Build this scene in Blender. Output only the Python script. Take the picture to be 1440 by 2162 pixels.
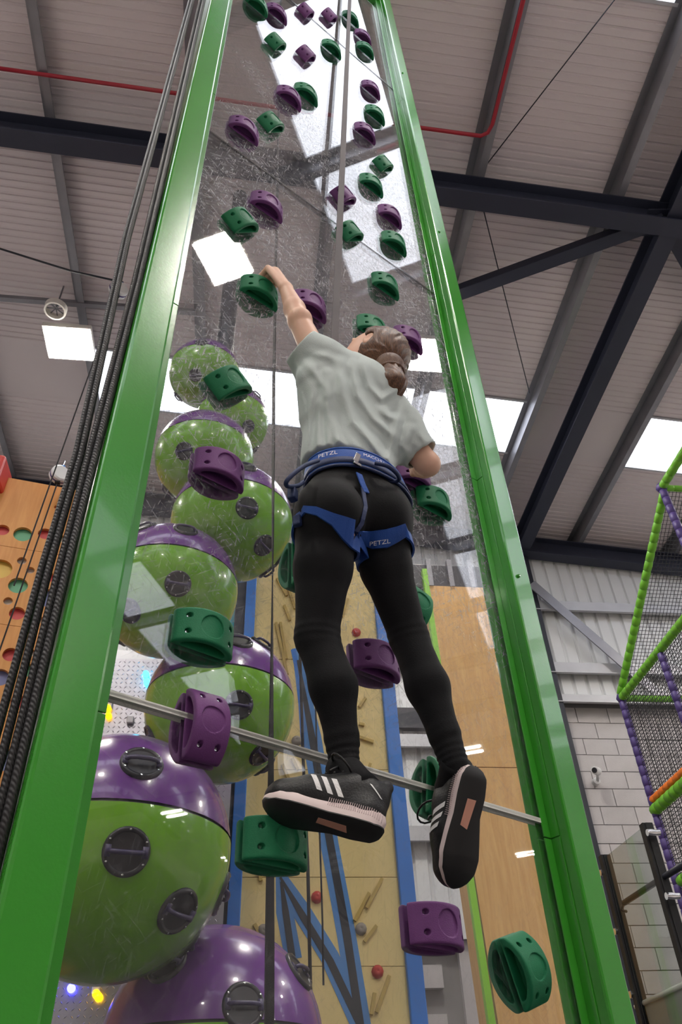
import bpy, bmesh, math, random
import numpy as np
from mathutils import Matrix, Vector

for _o in list(bpy.data.objects):
    bpy.data.objects.remove(_o)
scene = bpy.context.scene
COL = scene.collection
random.seed(7)
rng = np.random.default_rng(7)

# ------------------------------------------------------------------ camera
FPX = 1637.63
CAMP = np.array([0.0, 0.0, 1.5])
R = np.array([[0.9931744156, -0.0467094389, -0.1068775394],
              [-0.1111636232, -0.6565032007, -0.7460872578],
              [-0.0353161295, 0.7528756708, -0.6572145732]])
cam_data = bpy.data.cameras.new('camera')
cam = bpy.data.objects.new('camera', cam_data)
COL.objects.link(cam)
cam_data.sensor_fit = 'HORIZONTAL'
cam_data.sensor_width = 36.0
cam_data.lens = 36.0 * FPX / 1440.0
cam_data.clip_start = 0.05
cam_data.clip_end = 200
M3 = Matrix([list(R[0]), list(R[1]), list(R[2])])
cam.matrix_world = Matrix.Translation(Vector(CAMP)) @ M3.to_4x4()
scene.camera = cam

# ------------------------------------------------------------------ light and exposure
SKY_L = 1.75         # rooflight sheets, overcast daylight behind them
LAMP_L = 100.0        # high-bay lamps
world = bpy.data.worlds.new('world')
scene.world = world
world.use_nodes = True
world.node_tree.nodes['Background'].inputs[0].default_value = (0.80, 0.88, 1.0, 1)
world.node_tree.nodes['Background'].inputs[1].default_value = 0.35
scene.view_settings.view_transform = 'Standard'
scene.view_settings.look = 'None'
scene.view_settings.gamma = 1.0
scene.view_settings.use_curve_mapping = False
scene.view_settings.exposure = 1.25
scene.cycles.use_denoising = True
scene.cycles.max_bounces = 8
scene.cycles.diffuse_bounces = 4
scene.cycles.glossy_bounces = 5
scene.cycles.transparent_max_bounces = 24
scene.cycles.caustics_reflective = False
scene.cycles.caustics_refractive = False
scene.cycles.sample_clamp_indirect = 6.0

# ------------------------------------------------------------------ pixel helpers
def ray(x, y):
    v = np.array([x - 720.0, -(y - 1081.0), -FPX])
    v = R @ v
    return v / np.linalg.norm(v)

def on_plane(x, y, P, n):
    r = ray(x, y); n = np.asarray(n, float)
    return CAMP + r * (((np.asarray(P, float) - CAMP) @ n) / (r @ n))

def at_y(x, y, Y): return on_plane(x, y, (0, Y, 0), (0, 1, 0))
def at_x(x, y, X): return on_plane(x, y, (X, 0, 0), (1, 0, 0))
def at_z(x, y, Z): return on_plane(x, y, (0, 0, Z), (0, 0, 1))

AZ = math.radians(57.9)                       # the clear climbing panel's heading
U = np.array([math.sin(AZ), math.cos(AZ), 0.0])
N = np.array([-math.cos(AZ), math.sin(AZ), 0.0])
ZV = np.array([0.0, 0.0, 1.0])
def PP(t, z, s): return U * t + N * s + ZV * z
def on_s(x, y, s): return on_plane(x, y, N * s, N)
def tz(P): return float(P @ U), float(P[2])

# ------------------------------------------------------------------ materials
MATS = {}
def srgb(r, g, b):
    f = lambda c: c / 12.92 if c <= 0.04045 else ((c + 0.055) / 1.055) ** 2.4
    return (f(r / 255), f(g / 255), f(b / 255), 1.0)

def mat(name, col, rough=0.5, metal=0.0, spec=0.5, noise=None, bump=None, coat=0.0, emit=None, estr=0.0):
    """noise=(scale, amount) varies the colour; bump=(scale, strength)."""
    m = bpy.data.materials.new(name); m.use_nodes = True
    nt = m.node_tree; b = nt.nodes['Principled BSDF']
    b.inputs['Base Color'].default_value = col
    b.inputs['Roughness'].default_value = rough
    b.inputs['Metallic'].default_value = metal
    b.inputs['Specular IOR Level'].default_value = spec
    b.inputs['Coat Weight'].default_value = coat
    b.inputs['Coat Roughness'].default_value = 0.05
    tc = nt.nodes.new('ShaderNodeTexCoord')
    if noise:
        n = nt.nodes.new('ShaderNodeTexNoise'); n.inputs['Scale'].default_value = noise[0]; n.inputs['Detail'].default_value = 5
        nt.links.new(tc.outputs['Object'], n.inputs['Vector'])
        mx = nt.nodes.new('ShaderNodeMix'); mx.data_type = 'RGBA'
        a = noise[1]
        mx.inputs[6].default_value = tuple(max(0, c * (1 - a)) for c in col[:3]) + (1,)
        mx.inputs[7].default_value = tuple(min(1, c * (1 + a)) for c in col[:3]) + (1,)
        nt.links.new(n.outputs['Fac'], mx.inputs[0])
        nt.links.new(mx.outputs[2], b.inputs['Base Color'])
    if bump:
        n2 = nt.nodes.new('ShaderNodeTexNoise'); n2.inputs['Scale'].default_value = bump[0]; n2.inputs['Detail'].default_value = 4
        nt.links.new(tc.outputs['Object'], n2.inputs['Vector'])
        bp = nt.nodes.new('ShaderNodeBump'); bp.inputs['Strength'].default_value = bump[1]; bp.inputs['Distance'].default_value = 0.01
        nt.links.new(n2.outputs['Fac'], bp.inputs['Height'])
        nt.links.new(bp.outputs['Normal'], b.inputs['Normal'])
    if emit:
        b.inputs['Emission Color'].default_value = emit
        b.inputs['Emission Strength'].default_value = estr
    MATS[name] = m
    return m

mat('green_paint', srgb(58, 150, 44), 0.22, 0, 0.5, noise=(1.5, 0.10), bump=(140, 0.04), coat=0.3)
mat('black_rubber', srgb(16, 16, 18), 0.6, bump=(60, 0.1))
mat('black_steel', srgb(38, 40, 50), 0.45, 0.0, 0.4, noise=(3, 0.15))
mat('navy_steel', srgb(46, 50, 66), 0.5, 0.0, 0.4, noise=(2, 0.15))
mat('galv', srgb(140, 140, 146), 0.42, 0.55, 0.5, noise=(6, 0.18))
mat('galv_light', srgb(185, 186, 190), 0.45, 0.3, 0.5, noise=(6, 0.12))
mat('chrome', (0.8, 0.8, 0.8, 1), 0.18, 1.0)
mat('roof_sheet', srgb(218, 209, 211), 0.5, 0.0, 0.4, noise=(0.6, 0.07))
mat('cladding', srgb(222, 224, 226), 0.45, 0.0, 0.4, noise=(1.2, 0.05))
mat('block', srgb(190, 186, 186), 0.85, noise=(9, 0.10), bump=(120, 0.25))
mat('mortar', srgb(150, 147, 147), 0.9, bump=(200, 0.2))
mat('floor_mat', srgb(204, 196, 192), 0.6, noise=(0.7, 0.3))
mat('wall_plain', srgb(200, 196, 194), 0.8, noise=(0.5, 0.1))
mat('lamp_body', srgb(225, 222, 215), 0.4)
mat('lamp_glow', (1, 1, 1, 1), 0.4, emit=(1.0, 0.93, 0.84, 1), estr=LAMP_L)
mat('bar_glow', (1, 1, 1, 1), 0.4, emit=(1.0, 0.97, 0.92, 1), estr=28.0)
mat('rooflight', (0.9, 0.9, 0.95, 1), 0.3, emit=(0.86, 0.90, 1.0, 1), estr=SKY_L)
mat('red_pipe', srgb(165, 36, 52), 0.35)
mat('hold_green', srgb(24, 118, 78), 0.55, 0, 0.35, noise=(160, 0.10), bump=(420, 0.18))
mat('hold_purple', srgb(112, 62, 122), 0.55, 0, 0.35, noise=(160, 0.10), bump=(420, 0.18))
mat('ball_green', srgb(112, 172, 34), 0.24, 0, 0.5, noise=(5, 0.10), coat=0.4)
mat('ball_purple', srgb(104, 52, 132), 0.24, 0, 0.5, noise=(5, 0.14), coat=0.4)
mat('port_black', srgb(30, 29, 36), 0.35)
mat('port_grip', srgb(58, 50, 84), 0.4)
mat('yellow_board', srgb(236, 212, 146), 0.6, noise=(2, 0.05), bump=(180, 0.12))
mat('batten', srgb(196, 168, 92), 0.6, noise=(8, 0.1))
mat('blue_paint', srgb(44, 118, 206), 0.45, noise=(3, 0.08))
mat('pale_blue_paint', srgb(84, 140, 204), 0.55, noise=(6, 0.12))
mat('black_paint', srgb(40, 42, 50), 0.5, noise=(8, 0.2))
mat('teal_paint', srgb(38, 138, 158), 0.4)
mat('lime_paint', srgb(140, 205, 50), 0.4)
mat('red_plastic', srgb(190, 48, 36), 0.4)
mat('grey_plastic', srgb(150, 142, 130), 0.6)
mat('chequer', srgb(176, 174, 180), 0.3, 0.75, noise=(3, 0.05))
mat('white_plastic', srgb(228, 228, 228), 0.35)
mat('led_cyan', (0, 0, 0, 1), 0.3, emit=(0.02, 0.55, 1.0, 1), estr=7.0)
mat('led_blue', (0, 0, 0, 1), 0.3, emit=(0.05, 0.05, 1.0, 1), estr=9.0)
mat('led_amber', (0, 0, 0, 1), 0.3, emit=(1.0, 0.50, 0.0, 1), estr=2.2)
mat('pad_green', srgb(108, 176, 40), 0.5, noise=(20, 0.1))
mat('pad_purple', srgb(70, 52, 116), 0.5, noise=(20, 0.1))
mat('pad_orange', srgb(232, 120, 30), 0.5)
mat('net_black', srgb(34, 34, 40), 0.7)
mat('strip_white', srgb(230, 230, 222), 0.35)
mat('webbing_grey', srgb(104, 98, 100), 0.75, bump=(500, 0.3))
mat('webbing_black', srgb(30, 28, 30), 0.75, bump=(500, 0.3))

def wood_mat(name, c1, c2, scale=1.0, axis=2):
    m = bpy.data.materials.new(name); m.use_nodes = True
    nt = m.node_tree; b = nt.nodes['Principled BSDF']; b.inputs['Roughness'].default_value = 0.5
    tc = nt.nodes.new('ShaderNodeTexCoord'); mp = nt.nodes.new('ShaderNodeMapping')
    sc = [9.0 * scale] * 3; sc[axis] = 0.8 * scale
    mp.inputs['Scale'].default_value = sc
    n = nt.nodes.new('ShaderNodeTexNoise'); n.inputs['Scale'].default_value = 3; n.inputs['Detail'].default_value = 8; n.inputs['Distortion'].default_value = 0.8
    cr = nt.nodes.new('ShaderNodeValToRGB')
    cr.color_ramp.elements[0].color = c1; cr.color_ramp.elements[0].position = 0.3
    cr.color_ramp.elements[1].color = c2; cr.color_ramp.elements[1].position = 0.7
    nt.links.new(tc.outputs['Object'], mp.inputs[0]); nt.links.new(mp.outputs[0], n.inputs['Vector'])
    nt.links.new(n.outputs['Fac'], cr.inputs[0]); nt.links.new(cr.outputs[0], b.inputs['Base Color'])
    MATS[name] = m
wood_mat('ply_orange', srgb(206, 138, 66), srgb(220, 156, 84))
wood_mat('ply_tan', srgb(206, 158, 92), srgb(222, 178, 112))

def glass_like(name, tint, f0=0.043, scratch=0.0, haze=0.0, rough=0.015, scratch_col=(0.80, 0.81, 0.85, 1)):
    """clear sheet: mirror reflection by viewing angle over straight-through transmission, scratches and haze in the plastic"""
    m = bpy.data.materials.new(name); m.use_nodes = True
    nt = m.node_tree; nt.nodes.clear(); L = nt.links
    def math_(op, a, b=None, c=None):
        n = nt.nodes.new('ShaderNodeMath'); n.operation = op
        for i, v in enumerate((a, b, c)):
            if v is None: continue
            if isinstance(v, (int, float)): n.inputs[i].default_value = v
            else: L.new(v, n.inputs[i])
        return n.outputs[0]
    out = nt.nodes.new('ShaderNodeOutputMaterial')
    tr = nt.nodes.new('ShaderNodeBsdfTransparent'); tr.inputs[0].default_value = tint
    gl = nt.nodes.new('ShaderNodeBsdfGlossy'); gl.inputs['Roughness'].default_value = rough
    lw = nt.nodes.new('ShaderNodeLayerWeight'); lw.inputs[0].default_value = 0.5
    p5 = math_('POWER', lw.outputs['Facing'], 5.0)
    fr = math_('MULTIPLY_ADD', p5, 1.0 - f0, f0)
    mx = nt.nodes.new('ShaderNodeMixShader')
    L.new(fr, mx.inputs[0]); L.new(tr.outputs[0], mx.inputs[1]); L.new(gl.outputs[0], mx.inputs[2])
    last = mx.outputs[0]
    if scratch > 0:
        tc = nt.nodes.new('ShaderNodeTexCoord')
        def noise_(scale, detail, dist, loc=(0, 0, 0), rot=(0, 0, 0), st=(1, 1, 1)):
            mp = nt.nodes.new('ShaderNodeMapping'); mp.inputs['Rotation'].default_value = rot; mp.inputs['Scale'].default_value = st; mp.inputs['Location'].default_value = loc
            n = nt.nodes.new('ShaderNodeTexNoise'); n.inputs['Scale'].default_value = scale; n.inputs['Detail'].default_value = detail; n.inputs['Distortion'].default_value = dist
            L.new(tc.outputs['Object'], mp.inputs[0]); L.new(mp.outputs[0], n.inputs['Vector']); return n.outputs['Fac']
        def rngm(v, a0, a1, b0=0.0, b1=1.0):
            n = nt.nodes.new('ShaderNodeMapRange'); n.inputs['From Min'].default_value = a0; n.inputs['From Max'].default_value = a1
            n.inputs['To Min'].default_value = b0; n.inputs['To Max'].default_value = b1; L.new(v, n.inputs['Value']); return n.outputs[0]
        # panel coordinates: along the sheet, up the sheet
        dt = nt.nodes.new('ShaderNodeVectorMath'); dt.operation = 'DOT_PRODUCT'; dt.inputs[1].default_value = tuple(U); L.new(tc.outputs['Object'], dt.inputs[0])
        sz = nt.nodes.new('ShaderNodeSeparateXYZ'); L.new(tc.outputs['Object'], sz.inputs[0])
        cb = nt.nodes.new('ShaderNodeCombineXYZ'); L.new(dt.outputs['Value'], cb.inputs[0]); L.new(sz.outputs['Z'], cb.inputs[1])
        def streak(ang, fx, fy, thr, loc, dist=0.25):
            """short straight rub marks running along one direction"""
            r_ = nt.nodes.new('ShaderNodeMapping'); r_.inputs['Rotation'].default_value = (0, 0, math.radians(ang)); L.new(cb.outputs[0], r_.inputs[0])
            mp = nt.nodes.new('ShaderNodeMapping'); mp.inputs['Scale'].default_value = (fx, fy, 1); mp.inputs['Location'].default_value = (loc, loc * .7, 0); L.new(r_.outputs[0], mp.inputs[0])
            n = nt.nodes.new('ShaderNodeTexNoise'); n.noise_dimensions = '2D'; n.inputs['Scale'].default_value = 1.0; n.inputs['Detail'].default_value = 1.0; n.inputs['Distortion'].default_value = dist
            L.new(mp.outputs[0], n.inputs['Vector']); return rngm(n.outputs['Fac'], thr, thr + 0.05)
        a = math_('MAXIMUM', math_('MAXIMUM', streak(8, 210, 22, .665, 3.0, .5), streak(52, 190, 24, .675, 11.0, .8)), streak(-48, 180, 20, .675, 29.0, .8))
        mott = rngm(noise_(60, 3.0, 0.6, (5, 2, 9)), 0.40, 0.68, 0.25, 1.5)
        sp = nt.nodes.new('ShaderNodeSeparateXYZ'); L.new(tc.outputs['Object'], sp.inputs[0])
        zr = nt.nodes.new('ShaderNodeValToRGB'); el = zr.color_ramp.elements      # rubbed where climbers touch it
        el[0].position = 0.0; el[0].color = (0.10, 0.10, 0.10, 1)
        el[1].position = 1.0; el[1].color = (0.06, 0.06, 0.06, 1)
        for p, v in ((0.24, 0.10), (0.30, 0.45), (0.40, 1.0), (0.55, 0.85), (0.68, 0.18)):
            e = el.new(p); e.color = (v, v, v, 1)
        L.new(math_('DIVIDE', sp.outputs['Z'], 9.0), zr.inputs[0])
        w1 = math_('MULTIPLY', zr.outputs[0], rngm(noise_(2.6, 2.0, 0.0), 0.35, 0.62, 0.25, 1.0))
        w3 = math_('MULTIPLY', w1, math_('MULTIPLY_ADD', a, scratch, math_('MULTIPLY', mott, haze)))
        df = nt.nodes.new('ShaderNodeBsdfDiffuse'); df.inputs[0].default_value = scratch_col
        tl = nt.nodes.new('ShaderNodeBsdfTranslucent'); tl.inputs[0].default_value = scratch_col
        dm = nt.nodes.new('ShaderNodeMixShader'); L.new(df.outputs[0], dm.inputs[1]); L.new(tl.outputs[0], dm.inputs[2])
        m2 = nt.nodes.new('ShaderNodeMixShader'); L.new(w3, m2.inputs[0]); L.new(last, m2.inputs[1]); L.new(dm.outputs[0], m2.inputs[2])
        last = m2.outputs[0]
    L.new(last, out.inputs[0])
    MATS[name] = m
glass_like('polycarbonate', (0.95, 0.955, 0.96, 1), scratch=0.8, haze=0.30, scratch_col=(0.62, 0.63, 0.68, 1))
glass_like('polycarbonate_back', (0.95, 0.955, 0.96, 1))
glass_like('strip_clear', (0.80, 0.80, 0.80, 1), f0=0.12, rough=0.1)
glass_like('balustrade_glass', (0.80, 0.83, 0.81, 1))

# ------------------------------------------------------------------ mesh helpers
class MB:
    def __init__(s): s.v = []; s.f = []; s.m = []
    def add(s, vs, fs, mi=0):
        k = len(s.v); s.v += [tuple(map(float, p)) for p in vs]
        s.f += [tuple(k + i for i in f) for f in fs]; s.m += [mi] * len(fs)
        return s
    def box(s, c, size, ax=None, mi=0):
        c = np.asarray(c, float); h = np.asarray(size, float) / 2
        ax = [np.array(a, float) for a in (ax if ax is not None else ((1, 0, 0), (0, 1, 0), (0, 0, 1)))]
        vs = [c + ax[0] * h[0] * i + ax[1] * h[1] * j + ax[2] * h[2] * k for i in (-1, 1) for j in (-1, 1) for k in (-1, 1)]
        return s.add(vs, [(0, 1, 3, 2), (4, 6, 7, 5), (0, 4, 5, 1), (2, 3, 7, 6), (0, 2, 6, 4), (1, 5, 7, 3)], mi)
    def prism(s, poly, depth_vec, mi=0):
        """poly: list of 3D points (planar), extruded along depth_vec"""
        k = len(poly); d = np.asarray(depth_vec, float)
        a = [np.asarray(p, float) for p in poly]
        vs = a + [p + d for p in a]
        fs = [tuple(range(k))[::-1], tuple(range(k, 2 * k))] + [(i, (i + 1) % k, k + (i + 1) % k, k + i) for i in range(k)]
        return s.add(vs, fs, mi)
    def tube(s, path, r, n=8, cap=True, mi=0, flat=None):
        """path of points, r number or list; flat=(dir, half_width, half_thickness) makes a strap instead"""
        P = [np.asarray(p, float) for p in path]; k = len(P)
        rs = r if isinstance(r, (list, tuple, np.ndarray)) else [r] * k
        T = [P[min(i + 1, k - 1)] - P[max(i - 1, 0)] for i in range(k)]
        T = [t / (np.linalg.norm(t) + 1e-12) for t in T]
        ref = np.array([0.0, 0, 1]) if abs(T[0][2]) < 0.9 else np.array([1.0, 0, 0])
        a = np.cross(T[0], ref); a /= np.linalg.norm(a)
        vs = []
        for i in range(k):
            a = a - (a @ T[i]) * T[i]; a /= np.linalg.norm(a); b = np.cross(T[i], a)
            for j in range(n):
                th = 2 * math.pi * j / n
                vs.append(P[i] + rs[i] * (math.cos(th) * a + math.sin(th) * b))
        fs = []
        for i in range(k - 1):
            for j in range(n):
                fs.append((i * n + j, i * n + (j + 1) % n, (i + 1) * n + (j + 1) % n, (i + 1) * n + j))
        if cap:
            fs.append(tuple(range(n))[::-1]); fs.append(tuple((k - 1) * n + j for j in range(n)))
        return s.add(vs, fs, mi)
    def strap(s, path, widths, wdirs, thick, mi=0):
        """flat band along a path: width direction per point, normal = tangent x width"""
        P = [np.asarray(p, float) for p in path]; k = len(P)
        vs = []
        for i in range(k):
            t = P[min(i + 1, k - 1)] - P[max(i - 1, 0)]; t /= np.linalg.norm(t)
            w = np.asarray(wdirs[i] if isinstance(wdirs, list) else wdirs, float); w = w - (w @ t) * t; w /= np.linalg.norm(w)
            nn = np.cross(t, w); hw = (widths[i] if isinstance(widths, (list, tuple)) else widths) / 2
            vs += [P[i] + w * hw + nn * thick / 2, P[i] - w * hw + nn * thick / 2, P[i] - w * hw - nn * thick / 2, P[i] + w * hw - nn * thick / 2]
        fs = []
        for i in range(k - 1):
            for j in range(4):
                fs.append((4 * i + j, 4 * i + (j + 1) % 4, 4 * i + 4 + (j + 1) % 4, 4 * i + 4 + j))
        fs += [(3, 2, 1, 0), (4 * k - 4, 4 * k - 3, 4 * k - 2, 4 * k - 1)]
        return s.add(vs, fs, mi)
    def lathe(s, prof, origin, axis, n=24, mi=0):
        """prof: (radius, height) list; closed ends where radius is 0"""
        ax = np.asarray(axis, float); ax /= np.linalg.norm(ax)
        ref = np.array([0, 0, 1.0]) if abs(ax[2]) < 0.9 else np.array([1.0, 0, 0])
        a = np.cross(ax, ref); a /= np.linalg.norm(a); b = np.cross(ax, a); o = np.asarray(origin, float)
        vs = []
        for (r, h) in prof:
            for j in range(n):
                th = 2 * math.pi * j / n
                vs.append(o + ax * h + r * (math.cos(th) * a + math.sin(th) * b))
        fs = [(i * n + j, i * n + (j + 1) % n, (i + 1) * n + (j + 1) % n, (i + 1) * n + j) for i in range(len(prof) - 1) for j in range(n)]
        return s.add(vs, fs, mi)
    def mesh(s, name, mats, smooth=False):
        me = bpy.data.meshes.new(name); me.from_pydata(s.v, [], s.f)
        for m in (mats if isinstance(mats, (list, tuple)) else [mats]): me.materials.append(MATS[m])
        if any(s.m): me.polygons.foreach_set('material_index', s.m)
        if smooth: me.polygons.foreach_set('use_smooth', [True] * len(me.polygons))
        me.update()
        return me
    def build(s, name, mats, parent=None, smooth=False, bevel=0.0, sharp=None):
        me = s.mesh(name, mats, smooth)
        bm = bmesh.new(); bm.from_mesh(me); bmesh.ops.recalc_face_normals(bm, faces=bm.faces); bm.to_mesh(me); bm.free()
        if sharp is not None: me.set_sharp_from_angle(angle=math.radians(sharp))
        o = link(name, me, parent)
        if bevel > 0:
            b = o.modifiers.new('bevel', 'BEVEL'); b.width = bevel; b.segments = 2; b.limit_method = 'ANGLE'
        return o

def link(name, data, parent=None):
    o = bpy.data.objects.new(name, data); COL.objects.link(o)
    if parent is not None: o.parent = parent
    return o

def place(o, P):
    """top-level origin at P, keeping world geometry (children were built in world space)"""
    return o

def empty(name, loc=(0, 0, 0)):
    o = bpy.data.objects.new(name, None); COL.objects.link(o); o.location = loc; o.empty_display_size = 0.1
    return o

def thing(name, label, cat, group=None, loc=(0, 0, 0)):
    o = empty(name, loc); return tag(o, label, cat, group)

def tag(o, label=None, cat=None, group=None, kind=None):
    if label: o['label'] = label
    if cat: o['category'] = cat
    if group: o['group'] = group
    if kind: o['kind'] = kind
    return o

def struct(o, label=None, cat=None):
    o['kind'] = 'structure'
    return tag(o, label, cat)
# ------------------------------------------------------------------ the hall
TAN = math.tan(math.radians(5.2))
def zref(x): return 8.961 - (x - 5.645) * TAN          # top of rafters, underside of purlins
XL, XR, YB, YG = -13.0, 15.0, -13.0, 9.24
BANDS = [(-4.70, -3.75), (0.90, 1.86), (6.50, 7.46)]   # rooflight strips across the slope
SLOPE = np.array([math.cos(math.radians(5.2)), 0, -math.sin(math.radians(5.2))])
RNORM = np.array([math.sin(math.radians(5.2)), 0, math.cos(math.radians(5.2))])
PURLINS = [-12.55, -11.08, -9.62, -8.15, -6.68, -5.22, -3.75, -2.28, -0.82, 0.62, 2.08, 3.55, 5.03, 6.56, 8.05, 9.55, 11.05, 12.55, 14.05]

mat('mat_dark', srgb(52, 52, 58), .7, noise=(4, .15))
floor = MB().box(((XL + XR) / 2, (YB + YG) / 2, -0.1), (XR - XL, YG - YB, 0.2)).build('floor', 'floor_mat')
MB().box((0.2, 3.6, .02), (10.4, 10.6, .06)).build('added_dark_mat', 'mat_dark', floor, bevel=.01)  # added, out of view: dark slab that cuts light bounced up off the floor
struct(floor, 'grey padded hall floor below the climbing frames', 'floor')

def ribbed(y0, y1, pitch=0.085, depth=0.012):
    """liner sheet: shallow ribs running down the slope"""
    k = int((y1 - y0) / pitch); pts = []
    for i in range(k):
        y = y0 + (y1 - y0) * i / k; p = (y1 - y0) / k
        pts += [(y, 0), (y + p * 0.62, 0), (y + p * 0.72, depth), (y + p * 0.90, depth)]
    pts.append((y1, 0))
    vs = []; fs = []
    for (y, d) in pts:
        vs += [(XL, y, zref(XL) + 0.2 + d), (XR, y, zref(XR) + 0.2 + d)]
    for i in range(len(pts) - 1): fs.append((2 * i, 2 * i + 1, 2 * i + 3, 2 * i + 2))
    return vs, fs
m = MB()
edges = [YB] + [e for b in BANDS for e in b] + [YG + 0.1]
for i in range(0, len(edges), 2):
    vs, fs = ribbed(edges[i], edges[i + 1]); m.add(vs, fs)
    y0, y1 = edges[i], edges[i + 1]                       # outer skin keeps daylight out
    m.add([(XL, y0, zref(XL) + .28), (XR, y0, zref(XR) + .28), (XR, y1, zref(XR) + .28), (XL, y1, zref(XL) + .28)], [(0, 1, 2, 3)])
ceiling = m.build('ceiling', 'roof_sheet')
struct(ceiling, 'beige ribbed steel roof deck sloping down to the right', 'ceiling')

def purlin_mesh(y0, y1):
    m = MB(); w, t, d = 0.075, 0.006, 0.2
    L = y1 - y0; c = (y0 + y1) / 2
    m.box((0, c, d / 2), (t, L, d)); m.box((w / 2, c, t / 2), (w, L, t)); m.box((-w / 2, c, d - t / 2), (w, L, t))
    m.box((w, c, 0.012), (t, L, 0.022))
    return m
pm = purlin_mesh(YB, YG).mesh('purlin', 'galv')
for x in PURLINS:
    o = link('purlin', pm, ceiling); o.location = (x, 0, zref(x))

def ibeam(p0, p1, up, depth, width, tw=0.012, tf=0.02):
    p0, p1, up = np.asarray(p0, float), np.asarray(p1, float), np.asarray(up, float)
    t = p1 - p0; L = np.linalg.norm(t); t /= L; up = up - (up @ t) * t; up /= np.linalg.norm(up); sd = np.cross(t, up)
    c = (p0 + p1) / 2; m = MB()
    m.box(c - up * depth / 2, (L, tw, depth - 2 * tf), (t, sd, up))
    m.box(c - up * tf / 2, (L, width, tf), (t, sd, up)); m.box(c - up * (depth - tf / 2), (L, width, tf), (t, sd, up))
    return m
for y in (-7.35, -1.85, 3.62, 9.08):
    ibeam((XL, y, zref(XL)), (XR, y, zref(XR)), RNORM, 0.36 if y < 9 else 0.30, 0.19).build('rafter', 'navy_steel', ceiling)
# long beam under the purlins, parallel to them
BX = 4.10
ibeam((BX, YB, zref(BX) + 0.02), (BX, YG - .05, zref(BX) + 0.02), (0, 0, 1), 0.30, 0.20).build('long_beam', 'navy_steel', ceiling)
ibeam((BX + 0.0, -1.8, zref(BX) - 0.05), (BX, -1.7, zref(BX) - 0.05), (0, 0, 1), .3, .2).build('beam_splice', 'navy_steel', ceiling)
# plan bracing in the roof
def brace(a, b, w=0.16, name='roof_brace', m_='navy_steel', h=0.12):
    a, b = np.asarray(a, float), np.asarray(b, float); t = b - a; L = np.linalg.norm(t); t /= L
    up = RNORM - (RNORM @ t) * t; up /= np.linalg.norm(up); sd = np.cross(t, up)
    return MB().box((a + b) / 2, (L, w, h), (t, sd, up)).build(name, m_, ceiling, bevel=0.008)
def on_roof(x, y, dz=-0.12):
    return on_plane(x, y, np.array([5.645, 0, 8.961 + dz]), RNORM)
JN = on_roof(1400, 462)
brace(JN, on_roof(940, 628), 0.15)
brace(JN, on_roof(1500, 640), 0.15)
brace(on_roof(1360, 470), on_roof(1440, 470), 0.30, 'gusset_plate', h=0.02)

# rooflights: one translucent sheet per purlin bay
# bays without a rooflight are sheeted over
for (y0, y1) in BANDS:
    for (a, b) in [(3.55, 5.03)] + ([(XL, -2.28)] if y0 > 6 else []):
        MB().box(((a + b) / 2, (y0 + y1) / 2, zref((a + b) / 2) + .215), ((b - a) * 1.004, y1 - y0 + .02, .02), (SLOPE, (0, 1, 0), RNORM)).build('roof_infill', 'roof_sheet', ceiling)
wn = 0
xs = [XL] + PURLINS + [XR]
for (y0, y1) in BANDS:
    for i in range(len(xs) - 1):
        a, b = xs[i], xs[i + 1]
        if b - a < 0.5 or abs(a - 3.55) < .01 or (y0 > 6 and b < -2.0): continue
        a += 0.035; b -= 0.035
        wn += 1
        m = MB().add([(a, y0, zref(a) + .215), (b, y0, zref(b) + .215), (b, y1, zref(b) + .215), (a, y1, zref(a) + .215)], [(0, 3, 2, 1)])
        o = m.build('window_%d' % wn, 'rooflight'); struct(o)
        fr = MB()
        for yy in (y0, y1):
            fr.box(((a + b) / 2, yy, zref((a + b) / 2) + .205), ((b - a) * 1.004, 0.03, 0.045), (SLOPE, (0, 1, 0), RNORM))
        fr.build('window_frame', 'galv_light', o)

# ---- gable wall straight ahead, cladding over blockwork
XS = 3.30                                                  # blockwork steps up right of here
TOPA, TOPB = 3.51, 6.34
gable = MB().box(((XL + XR) / 2, YG + 0.22, 5.2), (XR - XL, 0.12, 10.6)).build('wall_far', 'mortar')
struct(gable, 'far gable wall of grey blockwork with pale ribbed cladding above', 'wall')
def clad(x0, x1, z0, ztop, y, name='cladding_sheet', pitch=0.20, depth=0.03):
    vs = []; fs = []; k = int((x1 - x0) / pitch)
    pr = []
    for i in range(k):
        x = x0 + i * pitch
        pr += [(x, 0), (x + pitch * .70, 0), (x + pitch * .80, depth), (x + pitch * .92, depth)]
    pr.append((x0 + k * pitch, 0))
    for (x, d) in pr: vs += [(x, y + d, z0), (x, y + d, ztop(x))]
    for i in range(len(pr) - 1): fs.append((2 * i, 2 * i + 2, 2 * i + 3, 2 * i + 1))
    return MB().add(vs, fs).build(name, 'cladding', gable)
clad(XS, XR, TOPB + .12, lambda x: zref(x) + .25, YG)
clad(XL, XS, TOPA, lambda x: zref(x) + .25, YG)
def rail(x0, x1, z, h=0.17, name='wall_rail'):
    m = MB(); c = (x0 + x1) / 2; L = x1 - x0
    m.box((c, YG - .09, z), (L, .012, h)); m.box((c, YG - .05, z + h / 2), (L, .09, .012)); m.box((c, YG - .11, z - h / 2), (L, .05, .012))
    return m.build(name, 'galv_light', gable)
rail(XS + .6, XR, 7.90); rail(XS + .6, XR, 6.86); rail(XS + .6, XR, TOPB + .05, 0.12)
for z in (4.60, 5.75, 6.86, 7.90): rail(XL, XS, z)
MB().box(((XL + XS) / 2, YG - .06, 6.06), (XS - XL, .10, 0.28)).build('dark_band', 'black_steel', gable)
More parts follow.
